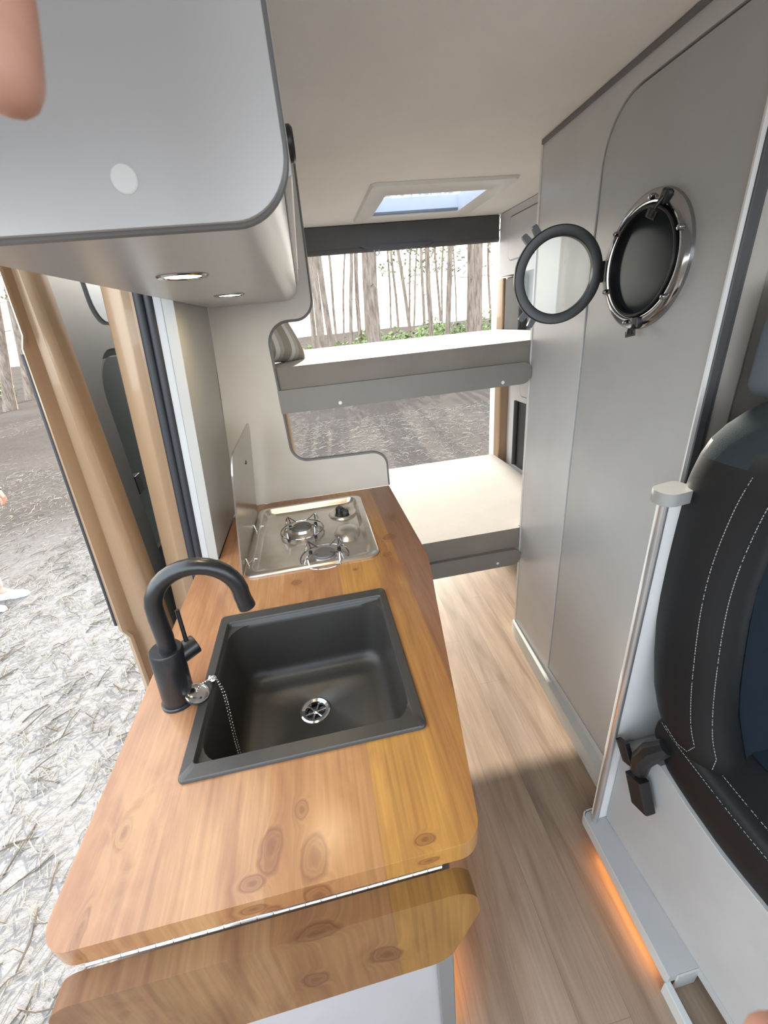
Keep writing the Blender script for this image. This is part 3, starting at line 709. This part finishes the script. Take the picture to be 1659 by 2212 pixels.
bunk(.488, .411, .490, .585, 'beige mattress on the lower bunk', 'lower bunk base with a grey front rail beside the worktop', [(.689, .434)], .209, -.33)

# striped pillow leaning on the upper bunk
b = MB(); n = 18; g1 = []; 
def pil(u, v, sgn):
    a, c = abs(2*u-1), abs(2*v-1)
    h = .052*((1-a**3.2)*(1-c**3.2))**.5
    pin = 1-.06*(1-abs(a-c))*0
    k = 1-.05*math.sin(PI*v)*(a**3); l = 1-.05*math.sin(PI*u)*(c**3)
    return Vector(((u-.5)*.34*k, (v-.5)*.27*l, sgn*h))
pmx = axis_mat((-.130, 1.70, 1.460), (.80, -.36, .48), (.35, .92, -.15))
top_ = [[b.bm.verts.new(pil(i/n, j/n, 1)) for j in range(n+1)] for i in range(n+1)]
bot_ = [[(top_[i][j] if i in (0, n) or j in (0, n) else b.bm.verts.new(pil(i/n, j/n, -1))) for j in range(n+1)] for i in range(n+1)]
for i in range(n):
    for j in range(n):
        b.face([top_[i][j], top_[i+1][j], top_[i+1][j+1], top_[i][j+1]]); b.face([bot_[i][j], bot_[i][j+1], bot_[i+1][j+1], bot_[i+1][j]])
pw = b.build('pillow', 'pillow', smooth=80, sub=1)
pw.matrix_world = pmx
tag(pw, 'grey and white striped pillow leaning at the left end of the upper bunk', 'pillow')

# ------------------------------------------------------------------ roof hatch, rear blind, lockers
rv = thing('roof_hatch', 'white framed roof hatch in the ceiling above the bunks', 'roof hatch', (.6, 2.1, 1.9))
of = rr(.325, .90, 1.80, 2.395, .02, 5); inn = rr(.40, .815, 1.92, 2.275, .012, 5)
b = MB(); 
b.loft([[(x, y, 1.8995) for x, y in of], [(x, y, 1.889) for x, y in rr(.330, .895, 1.806, 2.389, .02, 5)], [(x, y, 1.884) for x, y in rr(.39, .825, 1.91, 2.285, .012, 5)], [(x, y, 1.888) for x, y in inn], [(x, y, 1.955) for x, y in inn]], True, False)
b.build('hatch_frame', 'white_trim', rv)
MB().box(.395, .82, 1.915, 2.28, 1.957, 1.960).build('hatch_pane', 'hatch', rv)
MB().box(.402, .813, 2.262, 2.272, 1.893, 1.902).build('blind_bar', 'edge_grey', rv)
hd_ = thing('rear_blind', 'dark grey blind cassette across the top of the rear opening', 'blind', (.5, 2.48, 1.8))
MB().box(-.33, 1.12, 2.47, 2.53, 1.796, 1.898).build('cassette', 'dark_trim', hd_, bevel=.004)
MB().cyl((-.33, 2.485, 1.793), (1.12, 2.485, 1.793), .016, seg=16).build('roller', 'dark_trim', hd_)
MB().prism(rpoly([(.36, 1.80, 0), (.40, 1.783, .01), (.68, 1.778, .01), (.75, 1.80, 0)], 4), 'Y', 2.458, 2.47).build('handle_bar', 'dark_trim', hd_)
for x in (.443, .616):
    MB().tube([(x-.012, 2.466, 1.80), (x-.012, 2.460, 1.765), (x, 2.458, 1.757), (x+.012, 2.460, 1.765), (x+.012, 2.466, 1.80)], .0035, 8).build('hook', 'skirting', hd_)
def locker(z0, z1, y0, y1, lab, dz0, dz1):
    t = thing('wall_locker', lab, 'cabinet', (1.15, 2.2, z0), 'rear wall lockers')
    pf = rpoly([(y0, z0, 0), (y1, z0, .025), (y1, z1, 0), (y0, z1, 0)], 6)
    MB().prism(pf, 'X', 1.122, 1.19).build('locker_body', 'white_panel', t, bevel=.012, seg=3)
    MB().prism(rr(y0+.045, y1-.110, dz0-.005, dz1+.005, .034, 6), 'X', 1.1195, 1.1225).build('door_gap', 'edge_grey', t)
    MB().prism(rr(y0+.05, y1-.115, dz0, dz1, .03, 6), 'X', 1.117, 1.1225).build('locker_door', 'white_panel', t, bevel=.002)
locker(1.607, 1.897, 1.55, 2.468, 'white wall locker at the right under the ceiling above the upper bunk', 1.675, 1.86)
locker(.975, 1.19, 1.55, 2.27, 'white wall locker at the right between the two bunks', 1.01, 1.17)
# right rear body pillar with its rubber door seal
pr = struct(MB().prism(rpoly([(1.135, 2.44, .01), (1.135, 2.52, .01), (1.27, 2.56, .01), (1.27, 2.44, .0)], 4), 'Z', -.1, 1.6).build('trim_5', 'tan', bevel=.004))
struct(MB().tube([(1.128, 2.20, .60), (1.128, 2.20, .974)], .017, 10).build('trim_6', 'rubber'))
MB().box(1.13, 1.19, 2.10, 2.205, .59, .974).build('panel_dark', 'rubber', bpy.data.objects['trim_6'])
struct(MB().box(1.14, 1.19, 2.25, 2.43, 1.28, 1.60).build('trim_7', 'door_trim', bevel=.01))
struct(MB().prism(rpoly([(-.33, 2.49, 0), (-.165, 2.49, .02), (-.155, 2.56, .01), (-.33, 2.56, 0)], 4), 'Z', -.1, 1.25).build('trim_8', 'tan', bevel=.004))
# rear door, folded right back outside
rd = thing('rear_door', 'open tan rear door with a black lock, outside the right rear corner', 'door', (1.36, 2.85, -.1))
RD = Matrix.Translation((1.292, 2.62, 0)) @ Matrix.Rotation(math.radians(-3.5), 4, 'Z')
MB().box(.0, .06, .0, .24, -.15, 1.85).xf(RD).build('door_shell', 'tan', rd, bevel=.012, seg=3)
MB().box(.004, .075, .24, .40, -.15, 1.85).xf(RD).build('outer_skin', 'glare_paint', rd, bevel=.012, seg=3)  # glare on the lit door edge painted in as a pale block
lkx = MB().prism(rr(.065, .125, .60, .735, .028, 6), 'X', -.012, .002).xf(RD).build('lock', 'black_plastic', rd, bevel=.003)
MB().tube([RD @ Vector((-.014, .095, .67)), RD @ Vector((-.02, .03, .655)), RD @ Vector((-.014, -.02, .64))], .005, 8).build('lock_lever', 'alu', lkx)

# ------------------------------------------------------------------ side door opening: pillar, seal, sliding door
SH = .105
b = MB().box(-.497, -.440, 1.12, 1.20, -.1, 1.60).shear(SH, .86)
b.box(-.60, -.43, 1.16, 1.20, -.1, -.05)
pc = MB().prism(rpoly([(-.497, 1.125, .006), (-.455, 1.112, .012), (-.437, 1.118, .008), (-.385, 1.128, 0), (-.385, 1.26, 0), (-.497, 1.26, 0)], 4), 'Z', -.2, 1.70).shear(SH, .86)
M['film_paint'] = M['tan']
struct(pc.build('trim_9', 'tan', bevel=.004))
b = MB().tube([(-.404+.105*(z-.88)-.006*math.sin(max(0, (z-.3))*1.2), 1.098, z) for z in [-.1+.09*k for k in range(20)]], .0125, 12)
b.tube([(-.388+.105*(z-.88), 1.090, z) for z in [-.1+.09*k for k in range(20)]], .0105, 12)
struct(b.build('trim_10', 'rubber', smooth=60))
struct(MB().box(-.70, -.40, -.7, 1.2, -.16, -.06).build('trim_11', 'door_trim', bevel=.01))

sd = thing('sliding_door', 'tan sliding door slid open along the outside of the van, seen past the door pillar', 'door', (-.6, 1.5, -.15))
SX = -.647; SS = 0
def XO(z): return -.647+.085*(z-.74)
def XI(z): return -.530+.020*(z-.84)
def follow(b):
    for v in b.bm.verts:
        z = v.co.z; v.co.x = XO(z)+(v.co.x-SX)/.127*(XI(z)-XO(z))
    return b
def door_prof(lower):
    o = .016 if lower else 0
    return [(SX+o, 2.15), (SX+o, 1.062), (SX+o+.004, 1.050), (SX+o+.016, 1.043), (SX+o+.022, 1.050), (SX+.030, 1.056), (SX+.040, 1.076), (SX+.082, 1.077), (SX+.092, 1.054), (SX+.102, 1.046), (SX+.118, 1.052), (SX+.127, 1.066), (SX+.127, 1.12), (SX+.055, 1.135), (SX+.055, 2.15)]
def edge_prof(lower): return [(x, min(y, 1.16)) for x, y in door_prof(lower)]
lv_ = [(-.15, True), (.30, True), (.70, True), (.725, False), (1.1, False), (1.47, False), (1.495, True), (1.80, True)]
b = MB().loft([[(x, y, z) for x, y in edge_prof(l)] for z, l in lv_]); follow(b)
b.build('leading_edge', 'tan', sd, smooth=50, bevel=0)
win = rr(1.215, 1.90, .80, 1.435, .11, 8)
b = follow(MB().prism([(1.16, -.15), (2.15, -.15), (2.15, 1.80), (1.16, 1.80)], 'X', SX+.016, SX+.03, [win]))
b.build('outer_skin', 'tan', sd)
b = follow(MB().prism(rpoly([(1.10, -.1, 0), (2.12, -.1, 0), (2.12, 1.79, 0), (1.10, 1.79, 0)]), 'X', SX+.108, SX+.124, [rr(1.20, 1.91, .785, 1.45, .12, 8)]))
b.build('inner_trim', 'door_trim', sd, bevel=.004)
wn_ = follow(MB().prism(rr(1.205, 1.905, .79, 1.445, .115, 8), 'X', SX+.080, SX+.084)).build('window_pane', 'tint', sd)
b = follow(MB().prism(rr(1.196, 1.914, .781, 1.454, .124, 8), 'X', SX+.07, SX+.112, [rr(1.216, 1.894, .80, 1.434, .105, 8)]))
b.build('window_rubber', 'rubber', sd)
follow(MB().prism(rpoly([(1.28, 1.80, 0), (1.30, 1.52, .06), (2.0, 1.50, 0), (2.0, 1.80, 0)], 6), 'X', SX+.124, SX+.128)).build('upper_panel', 'film', sd)
follow(MB().box(SX+.086, SX+.112, 1.225, 1.265, 1.06, 1.115)).build('window_catch', 'black_plastic', sd, bevel=.002)
MB().tube([(XO(z)-.002, 1.060, z) for z in [.74+.06*k for k in range(13)]], .007, 8).build('edge_seal', 'rubber', sd)

# ------------------------------------------------------------------ outside
GZ = -.65
b = MB(); N_ = 60
gx = [-60+120*k/N_ for k in range(N_+1)]; gy = [-30+130*k/N_ for k in range(N_+1)]
V_ = [[b.bm.verts.new((x, y, GZ+(.0 if abs(x) < 6 and -3 < y < 9 else .05*math.sin(x*.7)*math.cos(y*.5)))) for y in gy] for x in gx]
for i in range(N_):
    for j in range(N_): b.face([V_[i][j], V_[i+1][j], V_[i+1][j+1], V_[i][j+1]])
gr_ = b.build('ground', 'ground', smooth=180); struct(gr_)

def litter(n, mat, areas, l0, l1, w):
    b = MB()
    for k in range(n):
        ax, bx, ay, by = areas[k % len(areas)]
        x, y = rnd.uniform(ax, bx), rnd.uniform(ay, by); a = rnd.uniform(0, PI); L = rnd.uniform(l0, l1); cv = rnd.uniform(-.3, .3)
        d = Vector((math.cos(a), math.sin(a), 0)); q = Vector((-d.y, d.x, 0)); z = GZ+.004; h = rnd.uniform(.002, .02)
        p = [Vector((x, y, z))-d*L/2, Vector((x, y, z+h))+q*cv*L*.5, Vector((x, y, z+rnd.uniform(0, .01)))+d*L/2]
        b.tube(p, w*rnd.uniform(.6, 1.2), 3)
    return b.build('pine_litter', mat)
AR = [(-3.2, -.75, -.2, 5.5), (-6, -1.0, 1, 9), (-.6, 4.8, 3.2, 10), (-15, -2, 4, 17)]
tag(litter(12000, 'litter', AR, .05, .16, .0022), 'pale dry pine needles scattered over the ground outside the van', 'pine needles', kind='stuff')
tag(litter(1500, 'litter_dark', AR, .06, .22, .004), 'dark dry twigs scattered over the ground outside the van', 'twigs', kind='stuff')

TREES = [(0.36, 13.0, 1.17, .100), (0.86, 14.0, 0.72, .080), (1.73, 24.0, 2.05, .063), (1.99, 20.0, 3.32, .073), (2.42, 20.0, 3.25, .084), (3.62, 26.0, 4.23, .068), (2.10, 13.5, 2.50, .205), (5.09, 26.0, 5.59, .054),
 (5.17, 24.0, 4.97, .063), (5.01, 20.0, 3.66, .073), (6.62, 28.0, 7.66, .059), (6.05, 22.0, 6.20, .069), (4.68, 16.0, 4.65, .084), (8.26, 26.0, 7.60, .068), (8.78, 28.0, 9.59, .059), (4.90, 15.0, 5.53, .086),
 (10.63, 30.0, 10.27, .047), (5.38, 14.0, 5.40, .088), (5.21, 13.0, 5.45, .136), (0.17, 15.0, 1.39, .071), (2.48, 30.0, 4.35, .063), (11.42, 26.0, 10.78, .068), (8.38, 34.0, 9.80, .071)]
def tree(x, y, xt, r, lab, group, foliage=True):
    t = thing('pine_tree', lab, 'tree', (x, y, GZ), group)
    H = 13; pts = []; rs = []; w1, w2 = rnd.uniform(0, 6), rnd.uniform(.02, .06)
    for k in range(14):
        z = GZ-.05+(H+.05)*k/13; f = (z-GZ)/12.65
        pts.append((x+(xt-x)*f+w2*math.sin(w1+z*.9)*min(1, f*4), y+w2*math.cos(w1*2+z*.7)*min(1, f*4), z)); rs.append(r*(1.18-.55*k/13+(.35 if k == 0 else 0)))
    MB().tube(pts, rs, 10).build('trunk', 'bark', t, smooth=60)
    for k in range(rnd.randint(3, 6)):           # dead side twigs
        i = rnd.randint(3, 11); p = Vector(pts[i]); a = rnd.uniform(0, 2*PI); L = rnd.uniform(.3, 1.2)
        MB().tube([p, p+Vector((math.cos(a)*L*.6, math.sin(a)*L*.6, .05*L)), p+Vector((math.cos(a)*L, math.sin(a)*L, -.1*L))], [.015, .01, .004], 5).build('dead_branch', 'bark', t)
    if foliage:
        b = MB(); lo = 4.2 if y > 18 else 7.5
        for k in range(170):
            z = rnd.uniform(lo, 12.5); f = z/12.65; R = 1.5*(1-.3*(z-lo)/9); a = rnd.uniform(0, 2*PI); q = R*rnd.random()**.6
            c = Vector((x+(xt-x)*f+q*math.cos(a), y+q*math.sin(a), z+GZ))
            for j in range(2):
                d = Vector((rnd.gauss(0, 1), rnd.gauss(0, 1), rnd.gauss(0, 1))).normalized()*rnd.uniform(.08, .22); e_ = d.cross(Vector((rnd.gauss(0, 1), rnd.gauss(0, 1), rnd.gauss(0, 1)))).normalized()*.05
                v = [b.bm.verts.new(c+d), b.bm.verts.new(c+e_), b.bm.verts.new(c-d), b.bm.verts.new(c-e_)]; b.face(v)
        b.build('crown', 'needle', t)
LAB = ['leaning pine trunk nearest the left edge of the rear opening', 'pine trunk leaning left beside the leftmost leaning trunk behind the van', None, None, None, None, 'thickest pine trunk left of the middle of the rear opening']
for i, (x, y, xt, r) in enumerate(TREES):
    lab = LAB[i] if i < len(LAB) else None
    if i == 18: lab = 'thick pine trunk at the right of the rear opening'
    elif i == 17: lab = 'pine trunk just left of the thick one at the right of the rear opening'
    elif i == 15: lab = 'medium pine trunk right of the middle of the rear opening, leaning slightly right'
    elif i == 12: lab = 'straight medium pine trunk near the middle of the rear opening'
    elif i == 19: lab = 'thin pine trunk at the far left of the rear opening'
    if lab is None: lab, grp = 'thin distant pine trunk among many seen through the rear opening', 'distant pines behind the van'
    else: grp = 'pines behind the van'
    tree(x, y, xt, r, lab, grp, abs((x+xt)/2-(.5+.085*y)) > 2.3)
for (x, y, xt, r, lab) in ((-13.9, 24.0, -11.0, .15, 'thick pine trunk at the left seen through the side door opening'), (-12.5, 20.0, -8.8, .17, 'leaning pine trunk cut by the left edge of the photo'), (-19.1, 34.0, -14.5, .12, 'thinner pine trunk farther off, seen beside the sliding door')):
    tree(x, y, xt, r, lab, 'pines beside the van', True)
bushes = [(1.2, 14.5, 1.0), (2.3, 15.5, .9), (3.4, 16.5, 1.1), (4.4, 17.5, 1.0), (5.6, 17.0, 1.25), (6.8, 17.5, 1.2), (0.1, 15.0, .9), (8.2, 19.0, 1.4), (3.0, 20, 1.2), (6.2, 21, 1.3), (-16.5, 26, 1.2), (-19.5, 31, 1.4), (-22, 28, 1.2)]
BL = ['leftmost', 'second from the left']
for i, (x, y, h) in enumerate(bushes):
    t = thing('bush', 'low green bush among the pine trunks behind the van' if x > -5 else 'low green bush among the pines beyond the side door', 'bush', (x, y, GZ), 'bushes behind the van' if x > -5 else 'bushes beyond the side door')
    b = MB()
    for k in range(620):
        a = rnd.uniform(0, 2*PI); q = .85*rnd.random()**.5; z = rnd.random()**.8*(h+.75)*(1-.35*q)
        c = Vector((x+q*math.cos(a)*1.1, y+q*math.sin(a)*.7, GZ+z)); L = rnd.uniform(.05, .11)
        d = Vector((rnd.gauss(0, 1), rnd.gauss(0, 1), rnd.gauss(0, .7))).normalized()*L; e_ = d.cross(Vector((rnd.gauss(0, 1), rnd.gauss(0, 1), rnd.gauss(0, 1)))).normalized()*L*.5
        b.face([b.bm.verts.new(c+d), b.bm.verts.new(c+e_), b.bm.verts.new(c-d), b.bm.verts.new(c-e_)])
    b.build('foliage', 'leaf', t)
    b = MB()
    for k in range(7):
        a = rnd.uniform(0, 2*PI); b.tube([(x+.1*math.cos(a), y+.1*math.sin(a), GZ), (x+.5*math.cos(a), y+.4*math.sin(a), GZ+h*.7)], [.015, .005], 5)
    b.build('stems', 'bark', t)

# ------------------------------------------------------------------ people
def skin_mesh(name, joints, edges, mat, parent, root=0, sub=2):
    """one continuous surface grown over connected joints: (x, y, z, radius)"""
    me = bpy.data.meshes.new(name); me.from_pydata([j[:3] for j in joints], edges, []); o = bpy.data.objects.new(name, me); C.objects.link(o)
    md = o.modifiers.new('skin', 'SKIN'); md.use_smooth_shade = True
    for i, j in enumerate(joints):
        sv = me.skin_vertices[0].data[i]; sv.radius = (j[3], j[4] if len(j) > 4 else j[3]); sv.use_root = (i == root)
    s = o.modifiers.new('sub', 'SUBSURF'); s.levels = sub; s.render_levels = sub
    me.materials.append(M[mat])
    if parent is not None: put(o, parent)
    return o

def hand_joints(mat, sc=1.0, fy=1):
    """right-hand-like joint set in local space: index tip at the origin, fingers pointing down -z"""
    J = []; E = []
    def add(p, r, par=None):
        v = mat @ Vector((p[0], p[1]*fy, p[2])); J.append((v.x, v.y, v.z, r*sc)); 
        if par is not None: E.append((par, len(J)-1))
        return len(J)-1
    w = add((-.028, .03, .185), .026); fa = add((-.034, .075, .215), .030, w); fb = add((-.045, .17, .225), .037, fa); add((-.055, .28, .21), .041, fb); pa = add((-.027, .028, .135), .031, w)
    for fx, ln, cu in ((0, 1.0, 0), (-.0205, 1.08, .012), (-.040, 1.0, .016), (-.058, .82, .018)):
        k = add((fx*.92-.002, .020, .093), .0115, pa)
        z0 = .093
        k = add((fx, .014+cu*.6, z0-.043*ln), .0092, k); k = add((fx, .004+cu*1.4, z0-.070*ln), .0085, k); k = add((fx, cu*2.4, z0-.093*ln), .0080, k)
    k = add((.000, .026, .158), .016, pa); k = add((.012, .046, .135), .012, k); k = add((.010, .064, .112), .0100, k); k = add((.004, .076, .094), .0090, k)
    return J, E

# fingers of the person holding the camera, at two corners of the frame
def cam_frame(o, right, up):
    x = Vector(right).normalized(); z = Vector(up).normalized(); z = (z-x*z.dot(x)).normalized(); y = z.cross(x)
    return Matrix(((x.x, y.x, z.x, o[0]), (x.y, y.y, z.y, o[1]), (x.z, y.z, z.z, o[2]), (0, 0, 0, 1)))
FING = [((-0.0532, 0.1236, 1.5049), (.98, -.18, -.09), (.10, .416, .906), 'fingertip of the person taking the photo, blurred at the top left corner'),
        ((0.0664, 0.0171, 1.3156), (.157, .405, .901), (.98, -.18, -.09), 'second blurred finger, barely entering the bottom right corner')]
for k_, (o_, r_, u_, lab) in enumerate(FING):
    J, E = hand_joints(cam_frame(o_, r_, u_), 1.0, -1 if k_ == 0 else 1)
    h_ = thing('hand', lab, 'hand', o_)
    skin_mesh('hand_skin', J, E, 'skin', h_, 0)

# person standing outside the side door, mostly beyond the left edge of the picture
pr_ = thing('person', 'person in white shoes outside the side door, hand with a dark wristband hanging down', 'person', (-3.22, 3.80, GZ))
bx, by = -3.36, 3.84
B_ = []; BE = []
def bj(p, r, par=None):
    B_.append((p[0], p[1], p[2]+GZ, r)); 
    if par is not None: BE.append((par, len(B_)-1))
    return len(B_)-1
pel = bj((bx, by, .92), .135); ab = bj((bx, by, 1.08), .120, pel); chs = bj((bx+.01, by, 1.28), .135, ab); nk0 = bj((bx, by, 1.43), .07, chs); nk = bj((bx+.01, by, 1.50), .052, nk0)
h1 = bj((bx+.02, by, 1.57), .072, nk); h2 = bj((bx+.025, by, 1.65), .085, h1); h3 = bj((bx+.015, by, 1.71), .07, h2)
feet = []
for sg, fx, fy in ((-1, -3.265, 3.655), (1, -3.195, 3.885)):
    hp = bj((bx, by+sg*.09, .86), .092, pel); kn_ = bj(((bx+fx)/2+.01, (by+sg*.09+fy)/2, .47), .058, hp); an = bj((fx-.035, fy, .09), .038, kn_); tf = bj((fx+.06, fy, .045), .032, an); feet.append((fx, fy))
HA = [Vector((-3.00, 4.16, .935+GZ+0.02)), None]
for sg in (-1, 1):
    sh = bj((bx, by+sg*.17, 1.38), .058, chs)
    if sg > 0: el = bj((-3.20, 4.16, 1.12), .042, sh); wr = bj((-3.035, 4.19, .99), .026, el)
    else: el = bj((bx-.02, by-.23, 1.10), .042, sh); wr = bj((bx+.05, by-.24, .87), .026, el)
    w0 = Vector(B_[wr][:3])-Vector((0, 0, GZ))
    dn = Vector((.13, .0, -.95)).normalized() if sg > 0 else Vector((.1, 0, -1)).normalized()
    pa = bj(w0+dn*.055, .028, wr)
    for k in range(4):
        off_ = Vector((0, 1, 0))*(k-1.5)*.0195
        f1 = bj(w0+dn*.095+off_, .0105, pa); f2 = bj(w0+dn*.13+off_+Vector((-.006, 0, 0)), .0092, f1); f3 = bj(w0+dn*(.152-.006*abs(k-1))+off_+Vector((-.022, 0, 0)), .0082, f2)
    t1 = bj(w0+dn*.05+Vector((.025, -sg*.02, 0)), .0135, pa); t2 = bj(w0+dn*.085+Vector((.034, -sg*.028, 0)), .010, t1)
body = skin_mesh('body', B_, BE, 'skin', pr_, 0)
def cloth(name, ids, grow, mat):
    mp = {i: k for k, i in enumerate(ids)}
    J = [(*B_[i][:3], B_[i][3]+grow) for i in ids]; E = [(mp[a], mp[c]) for a, c in BE if a in mp and c in mp]
    return skin_mesh(name, J, E, mat, pr_, 0)
legs = [i for i in range(8, 16) if i not in (11, 15)]
cloth('trousers', [pel]+legs, .018, 'trousers')
shl = [a for a in range(len(B_)) if abs(B_[a][3]-.058) < 1e-6 and a > 15]
cloth('shirt', [pel, ab, chs, nk0]+shl, .016, 'shirt')
b = MB().sphere((bx, by, 1.675+GZ), .098, 16, (1.0, .92, .95)); b.build('hair', 'hair', pr_)
wv = Vector((-3.03, 4.19, .985+GZ)); 
MB().lathe([(.030, -.012), (.034, -.012), (.034, .012), (.030, .012)], axis_mat(wv, (.5, 0, -.7)), 20).build('wristband', 'black_plastic', pr_)
for fx, fy in feet:
    rows = []
    for (dx, w_, h_) in ((-.095, .022, .05), (-.085, .032, .085), (-.05, .036, .095), (0, .037, .092), (.05, .040, .072), (.10, .044, .055), (.15, .042, .045), (.18, .032, .036), (.195, .015, .022)):
        rows.append([(fx+dx, fy+w_*math.cos(a), GZ+.022+(h_-.012)*max(0, math.sin(a))**.8) for a in [PI*k/10 for k in range(11)]]+[(fx+dx, fy-w_*.96, GZ+.016), (fx+dx, fy+w_*.96, GZ+.016)])
    shoe = MB().loft(rows).build('shoe', 'shoe', pr_, smooth=60)
    so = rpoly([(fx-.10, fy-.036, .03), (fx+.1, fy-.046, .04), (fx+.2, fy-.03, .03), (fx+.2, fy+.03, .03), (fx+.1, fy+.046, .04), (fx-.10, fy+.036, .03)], 5)
    MB().prism(so, 'Z', GZ+.002, GZ+.024).build('sole', 'sole', shoe)

# ------------------------------------------------------------------ light
w = bpy.data.worlds.new('World'); bpy.context.scene.world = w; w.use_nodes = True
nt = w.node_tree; bg = nt.nodes['Background']
tc = nt.nodes.new('ShaderNodeTexCoord'); sx_ = nt.nodes.new('ShaderNodeSeparateXYZ'); nt.links.new(tc.outputs['Generated'], sx_.inputs[0])
cr = nt.nodes.new('ShaderNodeValToRGB'); nt.links.new(sx_.outputs[2], cr.inputs[0])
cr.color_ramp.elements[0].position = 0; cr.color_ramp.elements[0].color = (1, .97, .92, 1)
cr.color_ramp.elements[1].position = .8; cr.color_ramp.elements[1].color = (.86, .89, .95, 1)
# warm glow around the low sun behind the trees, cooler sky on the opposite side
mr = nt.nodes.new('ShaderNodeMapRange'); nt.links.new(sx_.outputs[1], mr.inputs[0]); mr.inputs[1].default_value = -.6; mr.inputs[2].default_value = .7
mxw = nt.nodes.new('ShaderNodeMix'); mxw.data_type = 'RGBA'; mxw.blend_type = 'MULTIPLY'; mxw.inputs[0].default_value = 1
gl = nt.nodes.new('ShaderNodeValToRGB'); nt.links.new(mr.outputs[0], gl.inputs[0])
gl.color_ramp.elements[0].color = (.80, .90, 1.0, 1); gl.color_ramp.elements[1].color = (.76, .735, .69, 1)
nt.links.new(cr.outputs[0], mxw.inputs[6]); nt.links.new(gl.outputs[0], mxw.inputs[7])
nt.links.new(mxw.outputs[2], bg.inputs[0]); bg.inputs[1].default_value = 3.0
sl = bpy.data.lights.new('sun', 'SUN'); sl.energy = 9.0; sl.angle = math.radians(.6); sl.color = (1, .93, .82)
so_ = bpy.data.objects.new('sun', sl); C.objects.link(so_)
sdv = Vector((.085, 1, .268)).normalized()
so_.rotation_euler = sdv.to_track_quat('Z', 'Y').to_euler()

# ------------------------------------------------------------------ camera
cd = bpy.data.cameras.new('camera'); co = bpy.data.objects.new('camera', cd); C.objects.link(co)
cd.sensor_fit = 'HORIZONTAL'; cd.sensor_width = 36; cd.lens = 888.03/1659*36; cd.clip_start = .005; cd.clip_end = 500
rt = Vector((.97952273, -.18030379, -.08958662)); dn_ = Vector((-.15687228, -.40457877, -.90094789)); fw = Vector((.12619948, .8965526, -.42457877))
co.matrix_world = Matrix(((rt.x, -dn_.x, -fw.x, 0), (rt.y, -dn_.y, -fw.y, 0), (rt.z, -dn_.z, -fw.z, 1.46), (0, 0, 0, 1)))
cd.dof.use_dof = True; cd.dof.focus_distance = 1.3; cd.dof.aperture_fstop = 21.0
s = bpy.context.scene; s.camera = co
s.view_settings.view_transform = 'Standard'; s.view_settings.look = 'None'; s.view_settings.gamma = 1; s.view_settings.exposure = 0.93
s.view_settings.use_curve_mapping = False
s.cycles.max_bounces = 10; s.cycles.diffuse_bounces = 6; s.cycles.glossy_bounces = 4; s.cycles.transparent_max_bounces = 16
s.cycles.use_denoising = True
